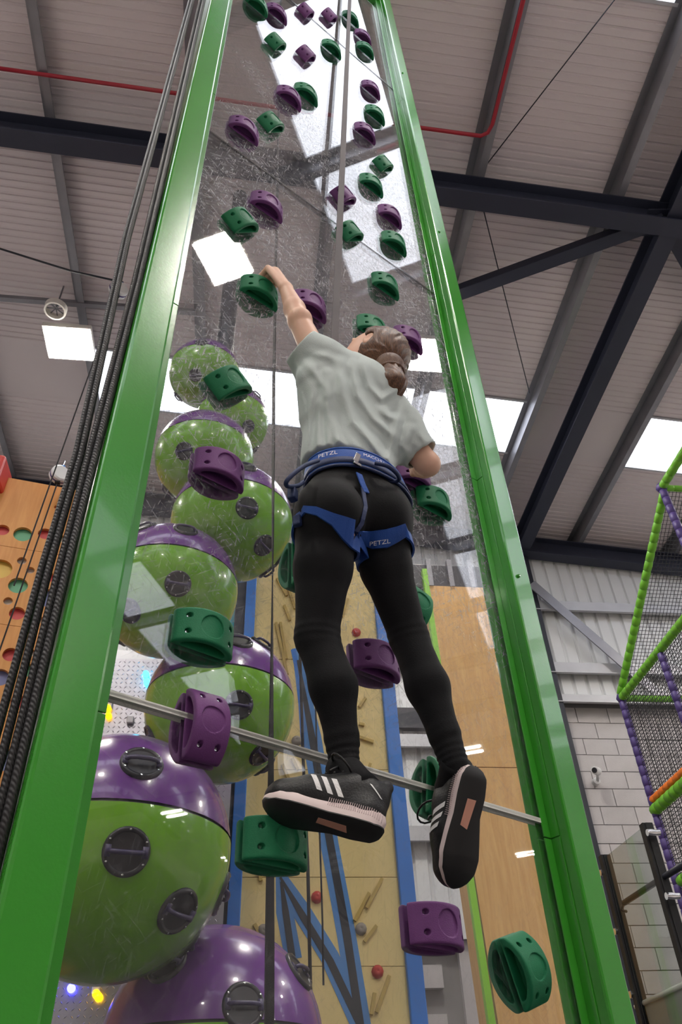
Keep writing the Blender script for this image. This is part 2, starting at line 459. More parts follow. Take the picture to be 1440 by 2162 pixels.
# blocks, one by one where the photograph shows them
bm_ = MB().box((0, 0, 0), (0.440, 0.10, 0.215)).mesh('block', 'block')
def blocks(x0, x1, z0, z1):
    nz = int(round((z1 - z0) / 0.225))
    for j in range(nz):
        z = z1 - 0.1125 - j * 0.225; off = 0.225 if j % 2 else 0.0
        x = x0 + off
        while x < x1:
            o = link('block', bm_, gable); o.location = (x, YG + .11 + rng.uniform(-.002, .002), z); x += 0.45
blocks(3.75, 6.9, 1.9, TOPB)
blocks(1.30, 2.2, 2.4, TOPA)
m = MB()                                                    # plain blockwork elsewhere, out of sight
m.box(((XL + 1.0) / 2, YG + .12, TOPA / 2), (1.0 - XL, .10, TOPA)); m.box(((2.4 + 3.5) / 2, YG + .12, TOPA / 2), (1.1, .10, TOPA))
m.box(((7.2 + XR) / 2, YG + .12, TOPB / 2), (XR - 7.2, .10, TOPB)); m.box((3.43, YG + .12, 4.9), (0.16, .1, 2.8))
m.build('plain_blockwork', 'block', gable)
# steel column on the gable and its raking brace
ibeam((BX, YG - .12, 0), (BX, YG - .12, zref(BX)), (0, -1, 0), 0.20, 0.20).build('gable_column', 'black_steel', gable)
a = at_y(1122, 1232, YG - .20); b = at_y(1405, 1478, YG - .20)
MB().box((a + b) / 2, (np.linalg.norm(b - a), .02, .15), ((b - a) / np.linalg.norm(b - a), (0, 1, 0), np.cross((b - a) / np.linalg.norm(b - a), (0, 1, 0)))).build('wall_brace', 'galv', gable)

for nm, c, s in (('wall_left', (XL - .1, (YB + YG) / 2, 5.3), (.2, YG - YB, 10.8)), ('wall_right', (XR + .1, (YB + YG) / 2, 4.4), (.2, YG - YB, 9.0)),
                 ('wall_near', ((XL + XR) / 2, YB - .1, 5.3), (XR - XL, .2, 10.8))):
    o = MB().box(c, s).build(nm, 'wall_plain'); struct(o, {'wall_left': 'plain grey wall beyond the left edge', 'wall_right': 'plain grey wall beyond the right edge', 'wall_near': 'plain grey wall behind the viewer'}[nm], 'wall')

# ------------------------------------------------------------------ lamps
def highbay(P, label, w=0.52, d=0.44):
    t = thing('high_bay_lamp', label, 'lamp', 'square high-bay lamps', tuple(P))
    m = MB().box((0, 0, 0.045), (w + .05, d + .05, .07)); m.build('housing', 'lamp_body', t, bevel=.006)
    g = MB().box((0, 0, 0.004), (w, d, .012)).build('diffuser', 'lamp_glow', t)
    lv = MB()
    for i in range(13): lv.box((-w / 2 + w * (i + .5) / 13, 0, -.006), (.003, d, .012))
    lv.build('louvre', 'lamp_body', t)
    for sx in (-1, 1):
        MB().tube([(sx * w * .42, 0, .08), (sx * w * .15, 0, zref(P[0]) - P[2])], .006, 6).build('suspension_wire', 'galv', t)
    MB().box((0, 0, .11), (.16, .12, .06)).build('driver_box', 'lamp_body', t)
    return t
def lamp_at(x, y, drop): return on_plane(x, y, np.array([5.645, 0, 8.961 - drop]), RNORM)
highbay(lamp_at(146, 727, .35), 'glowing square lamp left of the left green post')
highbay(lamp_at(908, 752, .35), 'glowing square lamp just right of the climber\'s head')
def reflected(x, y, drop):
    r = ray(x, y); h = CAMP + r * (1.284 / (r @ N)); r2 = r - 2 * (r @ N) * N; P = np.array([5.645, 0, 8.961 - drop])
    return h + r2 * (((P - h) @ RNORM) / (r2 @ RNORM))
highbay(reflected(473, 544, .35), 'square lamp mirrored in the clear panel above the gripping hand')
for x, y, w_ in ((-7.4, 6.0, 'far left, ahead'), (7.6, 5.4, 'far right, ahead'), (-2.6, -0.6, 'left, overhead'), (-7.6, -0.7, 'far left, overhead'), (9.6, 3.4, 'far right, overhead'), (-2.6, -7.0, 'left, behind'), (2.6, -7.0, 'right, behind'), (7.6, -7.0, 'far right, behind'), (-7.6, -7.0, 'far left, behind')):  # added lamps, out of view, for more light in the hall and highlights
    highbay((x, y, zref(x) - .35), 'added square lamp outside the picture: %s the viewer' % w_)

# twin-bar lamps hung lower, on the viewer's side of the clear panel
for x, y, lab in ((8.14, -3.47, 'twin-bar lamp mirrored on the biggest ball'), (10.21, -3.58, 'twin-bar lamp mirrored beside the foot hold'), (7.79, .78, 'twin-bar lamp mirrored beside the right ankle'), (12.1, .78, 'twin-bar lamp mirrored low beside the right post')):
    t = thing('twin_bar_lamp', lab, 'lamp', 'twin-bar lamps', (x, y, 5.5))
    for k in (-1, 1): MB().box((k * .075, 0, 0), (.045, .30, .012)).build('light_bar', 'bar_glow', t)
    MB().box((0, 0, .03), (.26, .36, .04)).build('housing', 'lamp_body', t, bevel=.006)
    for k in (-1, 1): MB().tube([(0, k * .15, .05), (0, k * .15, zref(x) - 5.5)], .004, 6).build('suspension_wire', 'galv', t)
# ------------------------------------------------------------------ implicit surfaces -> mesh
class Field:
    """sampled distance field; primitives are blended in, then polygonised (surface nets)"""
    def __init__(s, lo, hi, h):
        s.lo = np.asarray(lo, float); s.h = h
        s.n = np.ceil((np.asarray(hi, float) - s.lo) / h).astype(int) + 1
        s.F = np.full(s.n, 0.25, np.float32)
    def _sl(s, lo, hi, pad):
        a = np.maximum(np.floor((np.asarray(lo) - pad - s.lo) / s.h).astype(int), 0)
        b = np.minimum(np.ceil((np.asarray(hi) + pad - s.lo) / s.h).astype(int) + 1, s.n)
        if np.any(b <= a): return None, None
        g = [s.lo[i] + s.h * np.arange(a[i], b[i]) for i in range(3)]
        P = np.stack(np.meshgrid(*g, indexing='ij'), -1).astype(np.float32)
        return tuple(slice(a[i], b[i]) for i in range(3)), P
    def _put(s, sl, d, k, op):
        A = s.F[sl]
        if op == 'sub': d = -d; A2 = -A; r = _smin(A2, d, k); 
        if op == 'add': s.F[sl] = _smin(A, d, k)
        elif op == 'sub': s.F[sl] = -_smin(-A, -d if False else d, k) if False else _smax(A, d, k)
        elif op == 'and': s.F[sl] = _smax(A, d, k)
    def cone(s, a, b, ra, rb, k=0.01, op='add', squash=None):
        """tapered capsule; squash=(axis, factor) flattens the cross-section along an axis"""
        a, b = np.asarray(a, float), np.asarray(b, float); r = max(ra, rb)
        sl, P = s._sl(np.minimum(a, b) - r * 1.6, np.maximum(a, b) + r * 1.6, k + 3 * s.h)
        if sl is None: return s
        ab = b - a; t = np.clip(((P - a) @ ab) / (ab @ ab), 0, 1)
        q = P - (a + t[..., None] * ab)
        if squash is not None:
            ax = np.asarray(squash[0], float); ax /= np.linalg.norm(ax)
            q = q + (q @ ax)[..., None] * ax * (1.0 / squash[1] - 1.0)
        d = np.linalg.norm(q, axis=-1) - (ra + (rb - ra) * t)
        if squash is not None: d = d * min(1.0, squash[1])
        s._put(sl, d.astype(np.float32), k, op); return s
    def ell(s, c, rad, ax=None, k=0.01, op='add'):
        c = np.asarray(c, float); rad = np.asarray(rad, float); M = np.asarray(ax if ax is not None else np.eye(3), float)
        R_ = float(rad.max()) * 1.2
        sl, P = s._sl(c - R_, c + R_, k + 3 * s.h)
        if sl is None: return s
        q = (P - c) @ M.T
        k0 = np.linalg.norm(q / rad, axis=-1); k1 = np.linalg.norm(q / rad ** 2, axis=-1)
        d = k0 * (k0 - 1) / np.maximum(k1, 1e-6)
        d = np.where(k0 < 0.3, -rad.min() * 0.7, d)
        s._put(sl, d.astype(np.float32), k, op); return s
    def half(s, P0, nrm, k=0.002):
        """keep the side against nrm"""
        P = s.grid(); d = (P - np.asarray(P0, float)) @ np.asarray(nrm, float)
        s.F = _smax(s.F, d.astype(np.float32), k); return s
    def grid(s):
        g = [s.lo[i] + s.h * np.arange(s.n[i]) for i in range(3)]
        return np.stack(np.meshgrid(*g, indexing='ij'), -1)
    def sample(s, P):
        q = (np.asarray(P, float) - s.lo) / s.h; i = np.clip(np.floor(q).astype(int), 0, s.n - 2); f = np.clip(q - i, 0, 1)
        r = 0
        for dx in (0, 1):
            for dy in (0, 1):
                for dz in (0, 1):
                    w = (f[..., 0] if dx else 1 - f[..., 0]) * (f[..., 1] if dy else 1 - f[..., 1]) * (f[..., 2] if dz else 1 - f[..., 2])
                    r = r + w * s.F[i[..., 0] + dx, i[..., 1] + dy, i[..., 2] + dz]
        return r
    def polygonise(s):
        F = s.F; S = F < 0
        nx, ny, nz = F.shape
        cs = np.zeros((nx - 1, ny - 1, nz - 1), np.int8)
        sl = lambda a, n: slice(a, n - 1 + a)
        for dx in (0, 1):
            for dy in (0, 1):
                for dz in (0, 1): cs += S[sl(dx, nx), sl(dy, ny), sl(dz, nz)]
        act = (cs > 0) & (cs < 8)
        I = np.argwhere(act); idx = -np.ones(act.shape, np.int64); idx[act] = np.arange(len(I))
        acc = np.zeros((len(I), 3)); cnt = np.zeros(len(I))
        for ax in range(3):
            o1, o2 = [i for i in range(3) if i != ax]
            for p in (0, 1):
                for q in (0, 1):
                    d0 = np.zeros(3, int); d0[o1] = p; d0[o2] = q; d1 = d0.copy(); d1[ax] = 1
                    f0 = F[tuple((I + d0).T)]; f1 = F[tuple((I + d1).T)]
                    c = (f0 < 0) != (f1 < 0)
                    t = np.where(c, f0 / np.where(c, f0 - f1, 1), 0)
                    pt = np.tile(d0.astype(float), (len(I), 1)); pt[:, ax] = t
                    acc[c] += pt[c]; cnt[c] += 1
        V = s.lo + s.h * (I + acc / np.maximum(cnt, 1)[:, None])
        quads = []
        for ax in range(3):
            o1, o2 = (ax + 1) % 3, (ax + 2) % 3
            a = [slice(None)] * 3; b = [slice(None)] * 3
            a[ax] = slice(0, -1); b[ax] = slice(1, None)
            ch = S[tuple(a)] != S[tuple(b)]
            E = np.argwhere(ch); E = E[(E[:, o1] > 0) & (E[:, o2] > 0) & (E[:, o1] < F.shape[o1] - 1) & (E[:, o2] < F.shape[o2] - 1)]
            ins = S[tuple(E.T)]
            def ci(d1, d2):
                e = E.copy(); e[:, o1] -= d1; e[:, o2] -= d2; return idx[tuple(e.T)]
            q = np.stack([ci(0, 0), ci(1, 0), ci(1, 1), ci(0, 1)], 1)
            q[~ins] = q[~ins][:, ::-1]
            quads.append(q)
        Q = np.concatenate(quads); Q = Q[(Q >= 0).all(1)]
        return V, Q[:, ::-1] * 1
def _smin(a, b, k):
    if k <= 1e-6: return np.minimum(a, b)
    h = np.maximum(k - np.abs(a - b), 0) / k
    return np.minimum(a, b) - h * h * k * 0.25
def _smax(a, b, k): return -_smin(-a, -b, k)
def _put(s, sl, d, k, op):
    A = s.F[sl]
    s.F[sl] = _smin(A, d, k) if op == 'add' else (_smax(A, -d, k) if op == 'sub' else _smax(A, d, k))
Field._put = _put

def mesh_np(name, V, Q, mats, smooth=True, mi=None):
    me = bpy.data.meshes.new(name)
    me.vertices.add(len(V)); me.vertices.foreach_set('co', np.asarray(V, np.float32).ravel())
    k = Q.shape[1]
    me.loops.add(len(Q) * k); me.loops.foreach_set('vertex_index', Q.astype(np.int32).ravel())
    me.polygons.add(len(Q)); me.polygons.foreach_set('loop_start', np.arange(0, len(Q) * k, k, dtype=np.int32))
    try: me.polygons.foreach_set('loop_total', np.full(len(Q), k, np.int32))
    except Exception: pass
    for m_ in (mats if isinstance(mats, (list, tuple)) else [mats]): me.materials.append(MATS[m_])
    if mi is not None: me.polygons.foreach_set('material_index', np.asarray(mi, np.int32))
    me.update(calc_edges=True); me.validate()
    if smooth: me.polygons.foreach_set('use_smooth', np.ones(len(me.polygons), bool))
    return me

# ------------------------------------------------------------------ the climbing frame
S_FRONT, S_BACK = 1.284, 1.296            # clear sheet faces
S_POST0, S_POST1 = 1.22, 1.352             # post depth range
TOPZ = 9.02
SEAMS = [0.0, 2.213, 4.655, 7.095, TOPZ]
frame = thing('climbing_rig', 'tall green steel frame holding scratched clear climbing panels', 'climbing wall')
def pbox(t0, t1, z0, z1, s0, s1):
    return MB().box(PP((t0 + t1) / 2, (z0 + z1) / 2, (s0 + s1) / 2), (t1 - t0, z1 - z0, s1 - s0), (U, ZV, N))
LT = (0.370, 0.4624); RT = (1.7535, 1.848)
for t0, t1 in (LT, RT):
    pbox(t0, t1, 0, TOPZ + .1, S_POST0, S_POST1).build('post', 'green_paint', frame, bevel=.007)
pbox(LT[0], RT[1], TOPZ + .1, TOPZ + .2, S_POST0, S_POST1).build('top_beam', 'green_paint', frame, bevel=.007)
for i in range(4):
    pbox(LT[1] + .004, RT[0] - .004, SEAMS[i] + .004, SEAMS[i + 1] - .004, S_FRONT, S_BACK).build('clear_panel', ['polycarbonate', 'polycarbonate_back'], frame)
for o in [c for c in frame.children if c.name.startswith('clear_panel')]:
    for p in o.data.polygons:
        if np.array(p.normal) @ N > -0.5: p.material_index = 1
for z in SEAMS[1:-1]:
    m = pbox(LT[1] + .003, RT[0] - .003, z - .006, z + .006, S_FRONT - .004, S_FRONT - .001)
    m.box(PP((LT[1] + RT[0]) / 2, z, (S_FRONT + S_BACK) / 2), (RT[0] - LT[1] - .01, .006, .02), (U, ZV, N))
    m.box(PP((LT[1] + RT[0]) / 2, z, S_BACK + .0025), (RT[0] - LT[1] - .01, .018, .003), (U, ZV, N))
    m.build('joint_strip', 'strip_white' if z < 3 else 'strip_clear', frame)
# angle beads that clamp the sheets, in lengths with visible butt joints
cuts = [0.0, 2.170, 3.46, 5.0, 6.9, TOPZ]
for i in range(len(cuts) - 1):
    z0, z1 = cuts[i] + .0015, cuts[i + 1] - .0015
    for side in (0, 1):
        m = MB()
        def bx(t0, t1, s0, s1): m.box(PP((t0 + t1) / 2, (z0 + z1) / 2, (s0 + s1) / 2), (t1 - t0, z1 - z0, s1 - s0), (U, ZV, N))
        if side == 0:
            bx(LT[1], LT[1] + .036, S_FRONT - .005, S_FRONT - .0005); bx(LT[1], LT[1] + .004, S_FRONT - .032, S_FRONT - .005)
        else:
            bx(RT[0] - .030, RT[0], S_FRONT - .005, S_FRONT - .0005); bx(RT[0] - .004, RT[0], S_FRONT - .032, S_FRONT - .005)
        m.build('angle_bead', 'green_paint', frame, bevel=.0012)
        m = MB()
        if side == 0: bx(LT[1], LT[1] + .036, S_BACK + .0005, S_BACK + .005); bx(LT[1], LT[1] + .004, S_BACK + .005, S_BACK + .032)
        else: bx(RT[0] - .036, RT[0], S_BACK + .0005, S_BACK + .005); bx(RT[0] - .004, RT[0], S_BACK + .005, S_BACK + .032)
        m.build('angle_bead', 'green_paint', frame, bevel=.0012)
for z in (3.0, 5.2, 7.35):
    MB().lathe([(0, -.006), (.006, -.006), (.007, -.002), (.007, 0)], PP(RT[0] + .03, z, S_POST0), N, 10).build('bolt_head', 'green_paint', frame, smooth=True)

# ------------------------------------------------------------------ hand holds (one grip each side of the sheet, bolted through)
HL, HW, HH = 0.158, 0.080, 0.050
def grip_mesh():
    h = 0.0016
    f = Field((-HL / 2 - .006, -HW / 2 - .006, -.004), (HL / 2 + .006, HW / 2 + .006, HH + .006), h)
    P = f.grid(); x, y, z = P[..., 0], P[..., 1], P[..., 2]
    Rr = ((HL / 2) ** 2 + HH ** 2) / (2 * HH)
    arch = np.sqrt(x ** 2 + (z - (HH - Rr)) ** 2) - Rr
    d = _smax(_smax(arch, np.abs(y) - HW / 2, .006), -z, .003)
    d = _smax(d, np.abs(x) - (HL / 2 - .006), .004)
    # pockets from both sides, with a web between them
    inner = np.sqrt(x ** 2 + (z - (HH - Rr) + .001) ** 2) - (Rr - .013)
    pocket = _smax(_smax(inner, .010 - np.abs(y), .004), -(z - .004), .003)
    pocket = _smax(pocket, np.abs(x) - (HL / 2 - .026), .006)
    d = _smax(d, -pocket, .003)
    # shallow round mark on the crest
    mark = _smax(np.sqrt(x ** 2 + y ** 2) - .0265, -(arch + .0042), .001)
    d = _smax(d, -mark, .0012)
    for sx in (-1, 1):
        for sy in (-1, 1):
            hole = _smax(np.sqrt((x - sx * HL * .315) ** 2 + (y - sy * HW * .24) ** 2) - .0058, -(arch + .011), .001)
            d = _smax(d, -hole, .001)
    f.F = d.astype(np.float32)
    V, Q = f.polygonise()
    return V, Q
GV, GQ = grip_mesh()
grip = {c: mesh_np('grip', GV, GQ, 'hold_' + c) for c in ('green', 'purple')}
bolt_me = MB().lathe([(0, .004), (.0036, .004), (.0036, 0), (.0045, -.002), (0, -.002)], (0, 0, 0), (0, 0, 1), 8).mesh('bolt', 'chrome')
spacer_me = MB().box((0, 0, .0006), (.10, .004, .0012)).mesh('gasket', 'strip_white')

def mat4(x, y, z, P):
    return Matrix(((x[0], y[0], z[0], P[0]), (x[1], y[1], z[1], P[1]), (x[2], y[2], z[2], P[2]), (0, 0, 0, 1)))

def hold(px, py, col, slope, label, scale=1.0):
    """slope: image direction (dx, dy) of the long axis"""
    P = on_s(px, py, 1.262); t, z = tz(P); base = PP(t, z, S_FRONT)
    def proj(Q):
        v = R.T @ (Q - CAMP); return np.array([720 + FPX * v[0] / -v[2], 1081 - FPX * v[1] / -v[2]])
    if isinstance(slope, tuple):
        p0 = proj(base); du = proj(base + U * .01) - p0; dz = proj(base + ZV * .01) - p0
        a, b = np.linalg.solve(np.array([du, dz]).T, np.array(slope, float)); th = math.atan2(b, a)
    else: th = math.radians(slope)
    xa = math.cos(th) * U + math.sin(th) * ZV; za = -N; ya = np.cross(za, xa)
    tname = thing('climbing_hold', label, 'climbing hold', 'climbing holds on the clear panel')
    tname.matrix_world = mat4(xa, ya, za, base)
    if scale != 1.0: tname.scale = (scale,) * 3
    o = link('front_grip', grip[col], tname)
    b = link('back_grip', grip[col], tname)
    b.matrix_local = Matrix.Translation((0, 0, -(S_BACK - S_FRONT) / scale)) @ Matrix.Rotation(math.pi, 4, 'X')
    Rr = ((HL / 2) ** 2 + HH ** 2) / (2 * HH)
    for sx in (-1, 1):
        for sy in (-1, 1):
            zz = (HH - Rr) + math.sqrt((Rr - .0115) ** 2 - (HL * .315) ** 2) + .003
            c = link('bolt', bolt_me, tname); c.location = (sx * HL * .315, sy * HW * .24, zz)
    return tname
HZ = 0   # level in the panel plane
TL = (1.0, -0.04)   # tilted up to the right in the picture
HOLDS = [
 (545, 8, 'green', HZ, 'green hold in the top left corner of the clear panel'),
 (587, 26, 'purple', HZ, 'purple hold right beside the top left green hold'),
 (647, 22, 'purple', TL, 'left of the two blocky purple holds at the top edge'),
 (697, 32, 'purple', TL, 'right of the two blocky purple holds at the top edge'),
 (743, 38, 'green', HZ, 'green hold at the top crossed by the grey belay webbing'),
 (584, 88, 'green', TL, 'blocky green hold below the top left purple hold'),
 (648, 113, 'purple', TL, 'blocky purple hold between two green holds near the top'),
 (703, 101, 'green', HZ, 'green hold near the top just left of the belay webbing'),
 (769, 77, 'purple', HZ, 'small purple hold resting over a green one by the top right post'),
 (774, 104, 'green', HZ, 'green hold tucked under a purple one by the top right post'),
 (614, 203, 'purple', HZ, 'large purple hold touching a smaller green hold near the top'),
 (650, 196, 'green', HZ, 'green hold touching the large purple hold near the top'),
 (786, 187, 'purple', HZ, 'upper of the two purple holds with a green one between, by the right post'),
 (795, 240, 'green', HZ, 'green hold between two purple holds by the right post'),
 (774, 278, 'purple', HZ, 'purple hold in front of the grey rooflight bar'),
 (519, 271, 'purple', HZ, 'small purple hold at the left beside the left post'),
 (575, 258, 'green', TL, 'blocky green hold right of the small purple hold near the left post'),
 (811, 345, 'green', TL, 'blocky green hold in the mirrored rooflight by the right post'),
 (788, 388, 'green', HZ, 'round green hold in the mirrored rooflight below the blocky one'),
 (728, 412, 'purple', TL, 'blocky purple hold partly behind the belay webbing'),
 (568, 432, 'purple', HZ, 'large purple hold above the square lamp reflection'),
 (512, 465, 'green', TL, 'blocky green hold at the corner of the square lamp reflection'),
 (827, 454, 'purple', HZ, 'small purple hold above the green hold by the right post'),
 (742, 488, 'green', TL, 'blocky green hold partly behind the belay webbing'),
 (836, 511, 'green', HZ, 'green hold low in the mirrored rooflight by the right post'),
 (818, 600, 'green', HZ, 'green hold below the mirrored rooflight, right of the webbing'),
 (553, 613, 'green', HZ, 'big green hold gripped by the climber\'s raised hand'),
 (659, 642, 'purple', HZ, 'purple hold beside the climber\'s raised forearm'),
 (791, 692, 'green', HZ, 'green hold peeping out above the climber\'s head'),
 (867, 714, 'purple', HZ, 'purple hold right of the climber\'s head'),
 (488, 806, 'green', (1.0, -0.22), 'dark green hold in front of the highest ball'),
 (470, 987, 'purple', HZ, 'large purple hold in front of the green balls'),
 (880, 1003, 'purple', HZ, 'purple hold half hidden by the climber\'s right elbow'),
 (922, 1058, 'green', HZ, 'green hold just below the climber\'s right elbow'),
 (652, 1188, 'green', 90, 'green hold almost hidden behind the climber\'s left thigh'),
 (880, 1276, 'green', 75, 'green hold peeping out behind the climber\'s right knee'),
 (437, 1335, 'green', HZ, 'green hold over the purple cap of a ball'),
 (803, 1392, 'purple', HZ, 'purple hold half hidden by the climber\'s right shin'),
 (437, 1528, 'purple', 92, 'purple ring-like hold standing upright on the white joint strip'),
 (938, 1662, 'green', 80, 'green hold half hidden by the climber\'s right ankle'),
 (592, 1778, 'green', HZ, 'dark green hold under the climber\'s left shoe'),
 (930, 1955, 'purple', HZ, 'lowest purple hold, below the hanging shoe'),
 (1117, 2045, 'green', 108, 'lowest green hold, upright beside the right post'),
]
for h_ in HOLDS: hold(*h_)
# ------------------------------------------------------------------ tower of climbing balls
def sphere_part(r, lat0, lat1, nlat=20, nlon=56, thick=0.0):
    vs = []; fs = []
    for i in range(nlat + 1):
        la = lat0 + (lat1 - lat0) * i / nlat
        for j in range(nlon):
            lo = 2 * math.pi * j / nlon
            vs.append((r * math.cos(la) * math.cos(lo), r * math.cos(la) * math.sin(lo), r * math.sin(la)))
    for i in range(nlat):
        for j in range(nlon):
            fs.append((i * nlon + j, i * nlon + (j + 1) % nlon, (i + 1) * nlon + (j + 1) % nlon, (i + 1) * nlon + j))
    return vs, fs
SEAM = math.radians(5.0)
_vs, _fs = sphere_part(1.0, -math.pi / 2 * .999, SEAM - .012); low_me = MB().add(_vs, _fs).mesh('lower_shell', 'ball_green', True)
_vs, _fs = sphere_part(1.0, SEAM + .012, math.pi / 2 * .999, 14); up_me = MB().add(_vs, _fs).mesh('upper_shell', 'ball_purple', True)
_vs, _fs = sphere_part(0.985, SEAM - .03, SEAM + .03, 2); ring_me = MB().add(_vs, _fs).mesh('seam_ring', 'port_black', True)
# grip port: rim, dark cup, bar, bolts (unit: port radius 1, axis +z, ball surface at z=0)
rim_me = MB().lathe([(0.80, .06), (0.86, .17), (1.0, .15), (1.06, .05), (1.06, -.08)], (0, 0, 0), (0, 0, 1), 28).mesh('port_rim', 'port_black', True)
cup_me = MB().lathe([(0.0, .085), (0.5, .085), (0.86, .09)], (0, 0, 0), (0, 0, 1), 28).mesh('port_cup', 'port_black', True)
m = MB(); m.tube([(-.80, 0, .12), (-.62, -.02, .34), (-.3, -.03, .40), (.3, -.03, .40), (.62, -.02, .34), (.80, 0, .12)], .11, 8)
m.box((-.82, 0, .15), (.26, .5, .1)); m.box((.82, 0, .15), (.26, .5, .1))
bar_me = m.mesh('port_bar', 'port_grip', True)
pb_me = MB().lathe([(.05, .14), (.05, .19), (0, .20)], (0, 0, 0), (0, 0, 1), 6).mesh('port_bolt', 'chrome')

BALLS = [  # px, py, radius px, ports (px)
 (448, 2218, 262, [(515, 2122), (632, 2050), (352, 2035)]),
 (243, 1800, 258, [(300, 1610), (267, 1798), (377, 1925), (474, 1890)]),
 (465, 1492, 160, [(505, 1488), (507, 1352), (553, 1592), (560, 1352), (318, 1560)]),
 (358, 1247, 145, [(376, 1232), (392, 1117), (272, 1290), (300, 1100)]),
 (490, 1104, 128, [(522, 1072), (558, 1152), (520, 985), (598, 1180)]),
 (432, 968, 104, [(388, 952)]),
 (490, 890, 77, [(525, 900), (545, 830)]),
 (432, 790, 75, [(412, 792), (425, 722)])]
BALL_LABELS = ['lowest ball, only its purple top in the picture', 'biggest green and purple ball beside the left post, above the lowest ball',
 'ball behind the ring-like purple hold, third from the bottom', 'ball half hidden by the left post, fourth from the bottom',
 'ball to the left of the climber\'s hip, fifth from the bottom', 'ball behind the large purple hold, third from the top',
 'small ball at the right near the top of the tower', 'topmost ball of the tower, behind the dark green hold']
YBALL = [4.38, 3.80, 4.13, 3.78, 3.92, 4.0, 4.12, 4.08]
for bi, (x, y, rp, ports) in enumerate(BALLS):
    off = math.hypot(x - 720, y - 1081); th = math.atan(off / FPX); a = rp / (FPX / math.cos(th) ** 1.5)
    rr = ray(x, y); rngd = YBALL[bi] / rr[1]; C = CAMP + rr * rngd; r = rngd * math.sin(a)
    t = thing('climbing_ball', 'glossy ' + BALL_LABELS[bi] if False else BALL_LABELS[bi], 'climbing ball', 'balls of the climbing tower', tuple(C))
    for nm, me in (('lower_shell', low_me), ('upper_shell', up_me), ('seam_ring', ring_me)):
        o = link(nm, me, t); o.scale = (r,) * 3
    tilt = Matrix.Rotation(math.radians([3, 5, 4, 6, 2, 8, 10, 6][bi]), 4, 'Y')
    dirs = []
    for (qx, qy) in ports:
        v = ray(qx, qy); b = v @ (C - CAMP); disc = b * b - (C - CAMP) @ (C - CAMP) + r * r
        P = CAMP + v * (b - math.sqrt(max(disc, 0)))
        d = (P - C); d /= np.linalg.norm(d); dirs.append(d)
    for (az_, el_) in ((40, 30), (140, 35), (90, -15), (35, -40), (150, -35)):      # far side ports
        dirs.append(np.array([math.cos(math.radians(az_)) * math.cos(math.radians(el_)), math.sin(math.radians(az_)) * math.cos(math.radians(el_)), math.sin(math.radians(el_))]))
    pr = r * 0.172
    for d in dirs:
        up = ZV - (ZV @ d) * d; up /= np.linalg.norm(up); sx = np.cross(up, d)
        p = empty('grip_port'); p.parent = t
        p.matrix_local = mat4(sx * pr, up * pr, d * pr, d * r * .988)
        link('port_rim', rim_me, p); link('port_cup', cup_me, p); link('port_bar', bar_me, p)
        for k in range(6):
            o = link('port_bolt', pb_me, p); o.location = (.93 * math.cos(k * math.pi / 3 + .5), .93 * math.sin(k * math.pi / 3 + .5), 0)
tag(MB().tube([(-.34, 4.08, 0), (-.34, 4.08, zref(-.34))], .075, 16).build('tower_pole', 'black_steel', None, smooth=True, sharp=40), 'black pole running up through the tower of balls', 'pole')

# chequer-plate panel behind the balls
CHY = 5.15
a = at_y(60, 1385, CHY); b = at_y(505, 2300, CHY)
x0, x1, z1 = at_y(180, 1385, CHY)[0], at_y(470, 1960, CHY)[0], a[2]
ch = thing('chequer_plate_panel', 'embossed silver metal panel with coloured lamps behind the balls', 'panel', None, (0, 0, 0))
MB().box(((x0 + x1) / 2, CHY + .02, z1 / 2), (x1 - x0, .03, z1)).build('plate', 'chequer', ch)
m = MB(); st = 0.034
nx_, nz_ = int((x1 - x0) / st), int((z1 - 1.6) / st)
for i in range(nx_):
    for j in range(nz_):
        c = np.array([x0 + (i + .5) * st, CHY, 1.6 + (j + .5) * st]); sg = 1 if (i + j) % 2 else -1
        dx = np.array([.011, 0, .011 * sg]); dn = np.array([.0035, 0, -.0035 * sg])
        m.add([c - dx + (0, .006, 0), c + dn + (0, .006, 0), c + dx + (0, .006, 0), c - dn + (0, .006, 0), c + (0, .0, 0)], [(0, 1, 4), (1, 2, 4), (2, 3, 4), (3, 0, 4)])
o = m.build('raised_tread', 'chequer', ch); o['kind'] = 'stuff'
for (px, py, c) in ((308, 1422, 'cyan'), (310, 1438, 'cyan'), (228, 1494, 'amber'), (229, 1510, 'amber'), (150, 2086, 'blue'), (203, 2098, 'amber'), (208, 2105, 'amber')):
    P = at_y(px, py, CHY - .02); m = MB().lathe([(0.0, -.026), (.012, -.024), (.020, -.012), (.022, 0), (.022, .022)], P, (0, 1, 0), 14)
    m.build('lamp_lens', 'led_' + c, ch, smooth=True)
for (px, py) in ((203, 2088), (275, 1520), (230, 1488)):
    P = at_y(px, py, CHY - .015); MB().box(P, (.045, .03, .05)).build('lamp_socket', 'white_plastic', ch, bevel=.006)

# ------------------------------------------------------------------ yellow climbing wall with zigzag
YY = 5.60
yw = thing('yellow_climbing_board', 'yellow board climbing wall with blue and black zigzag behind the legs', 'climbing wall')
def cy(cx, cyy): return at_y(460 + cx * .4541, 1180 + cyy * .4541, YY)
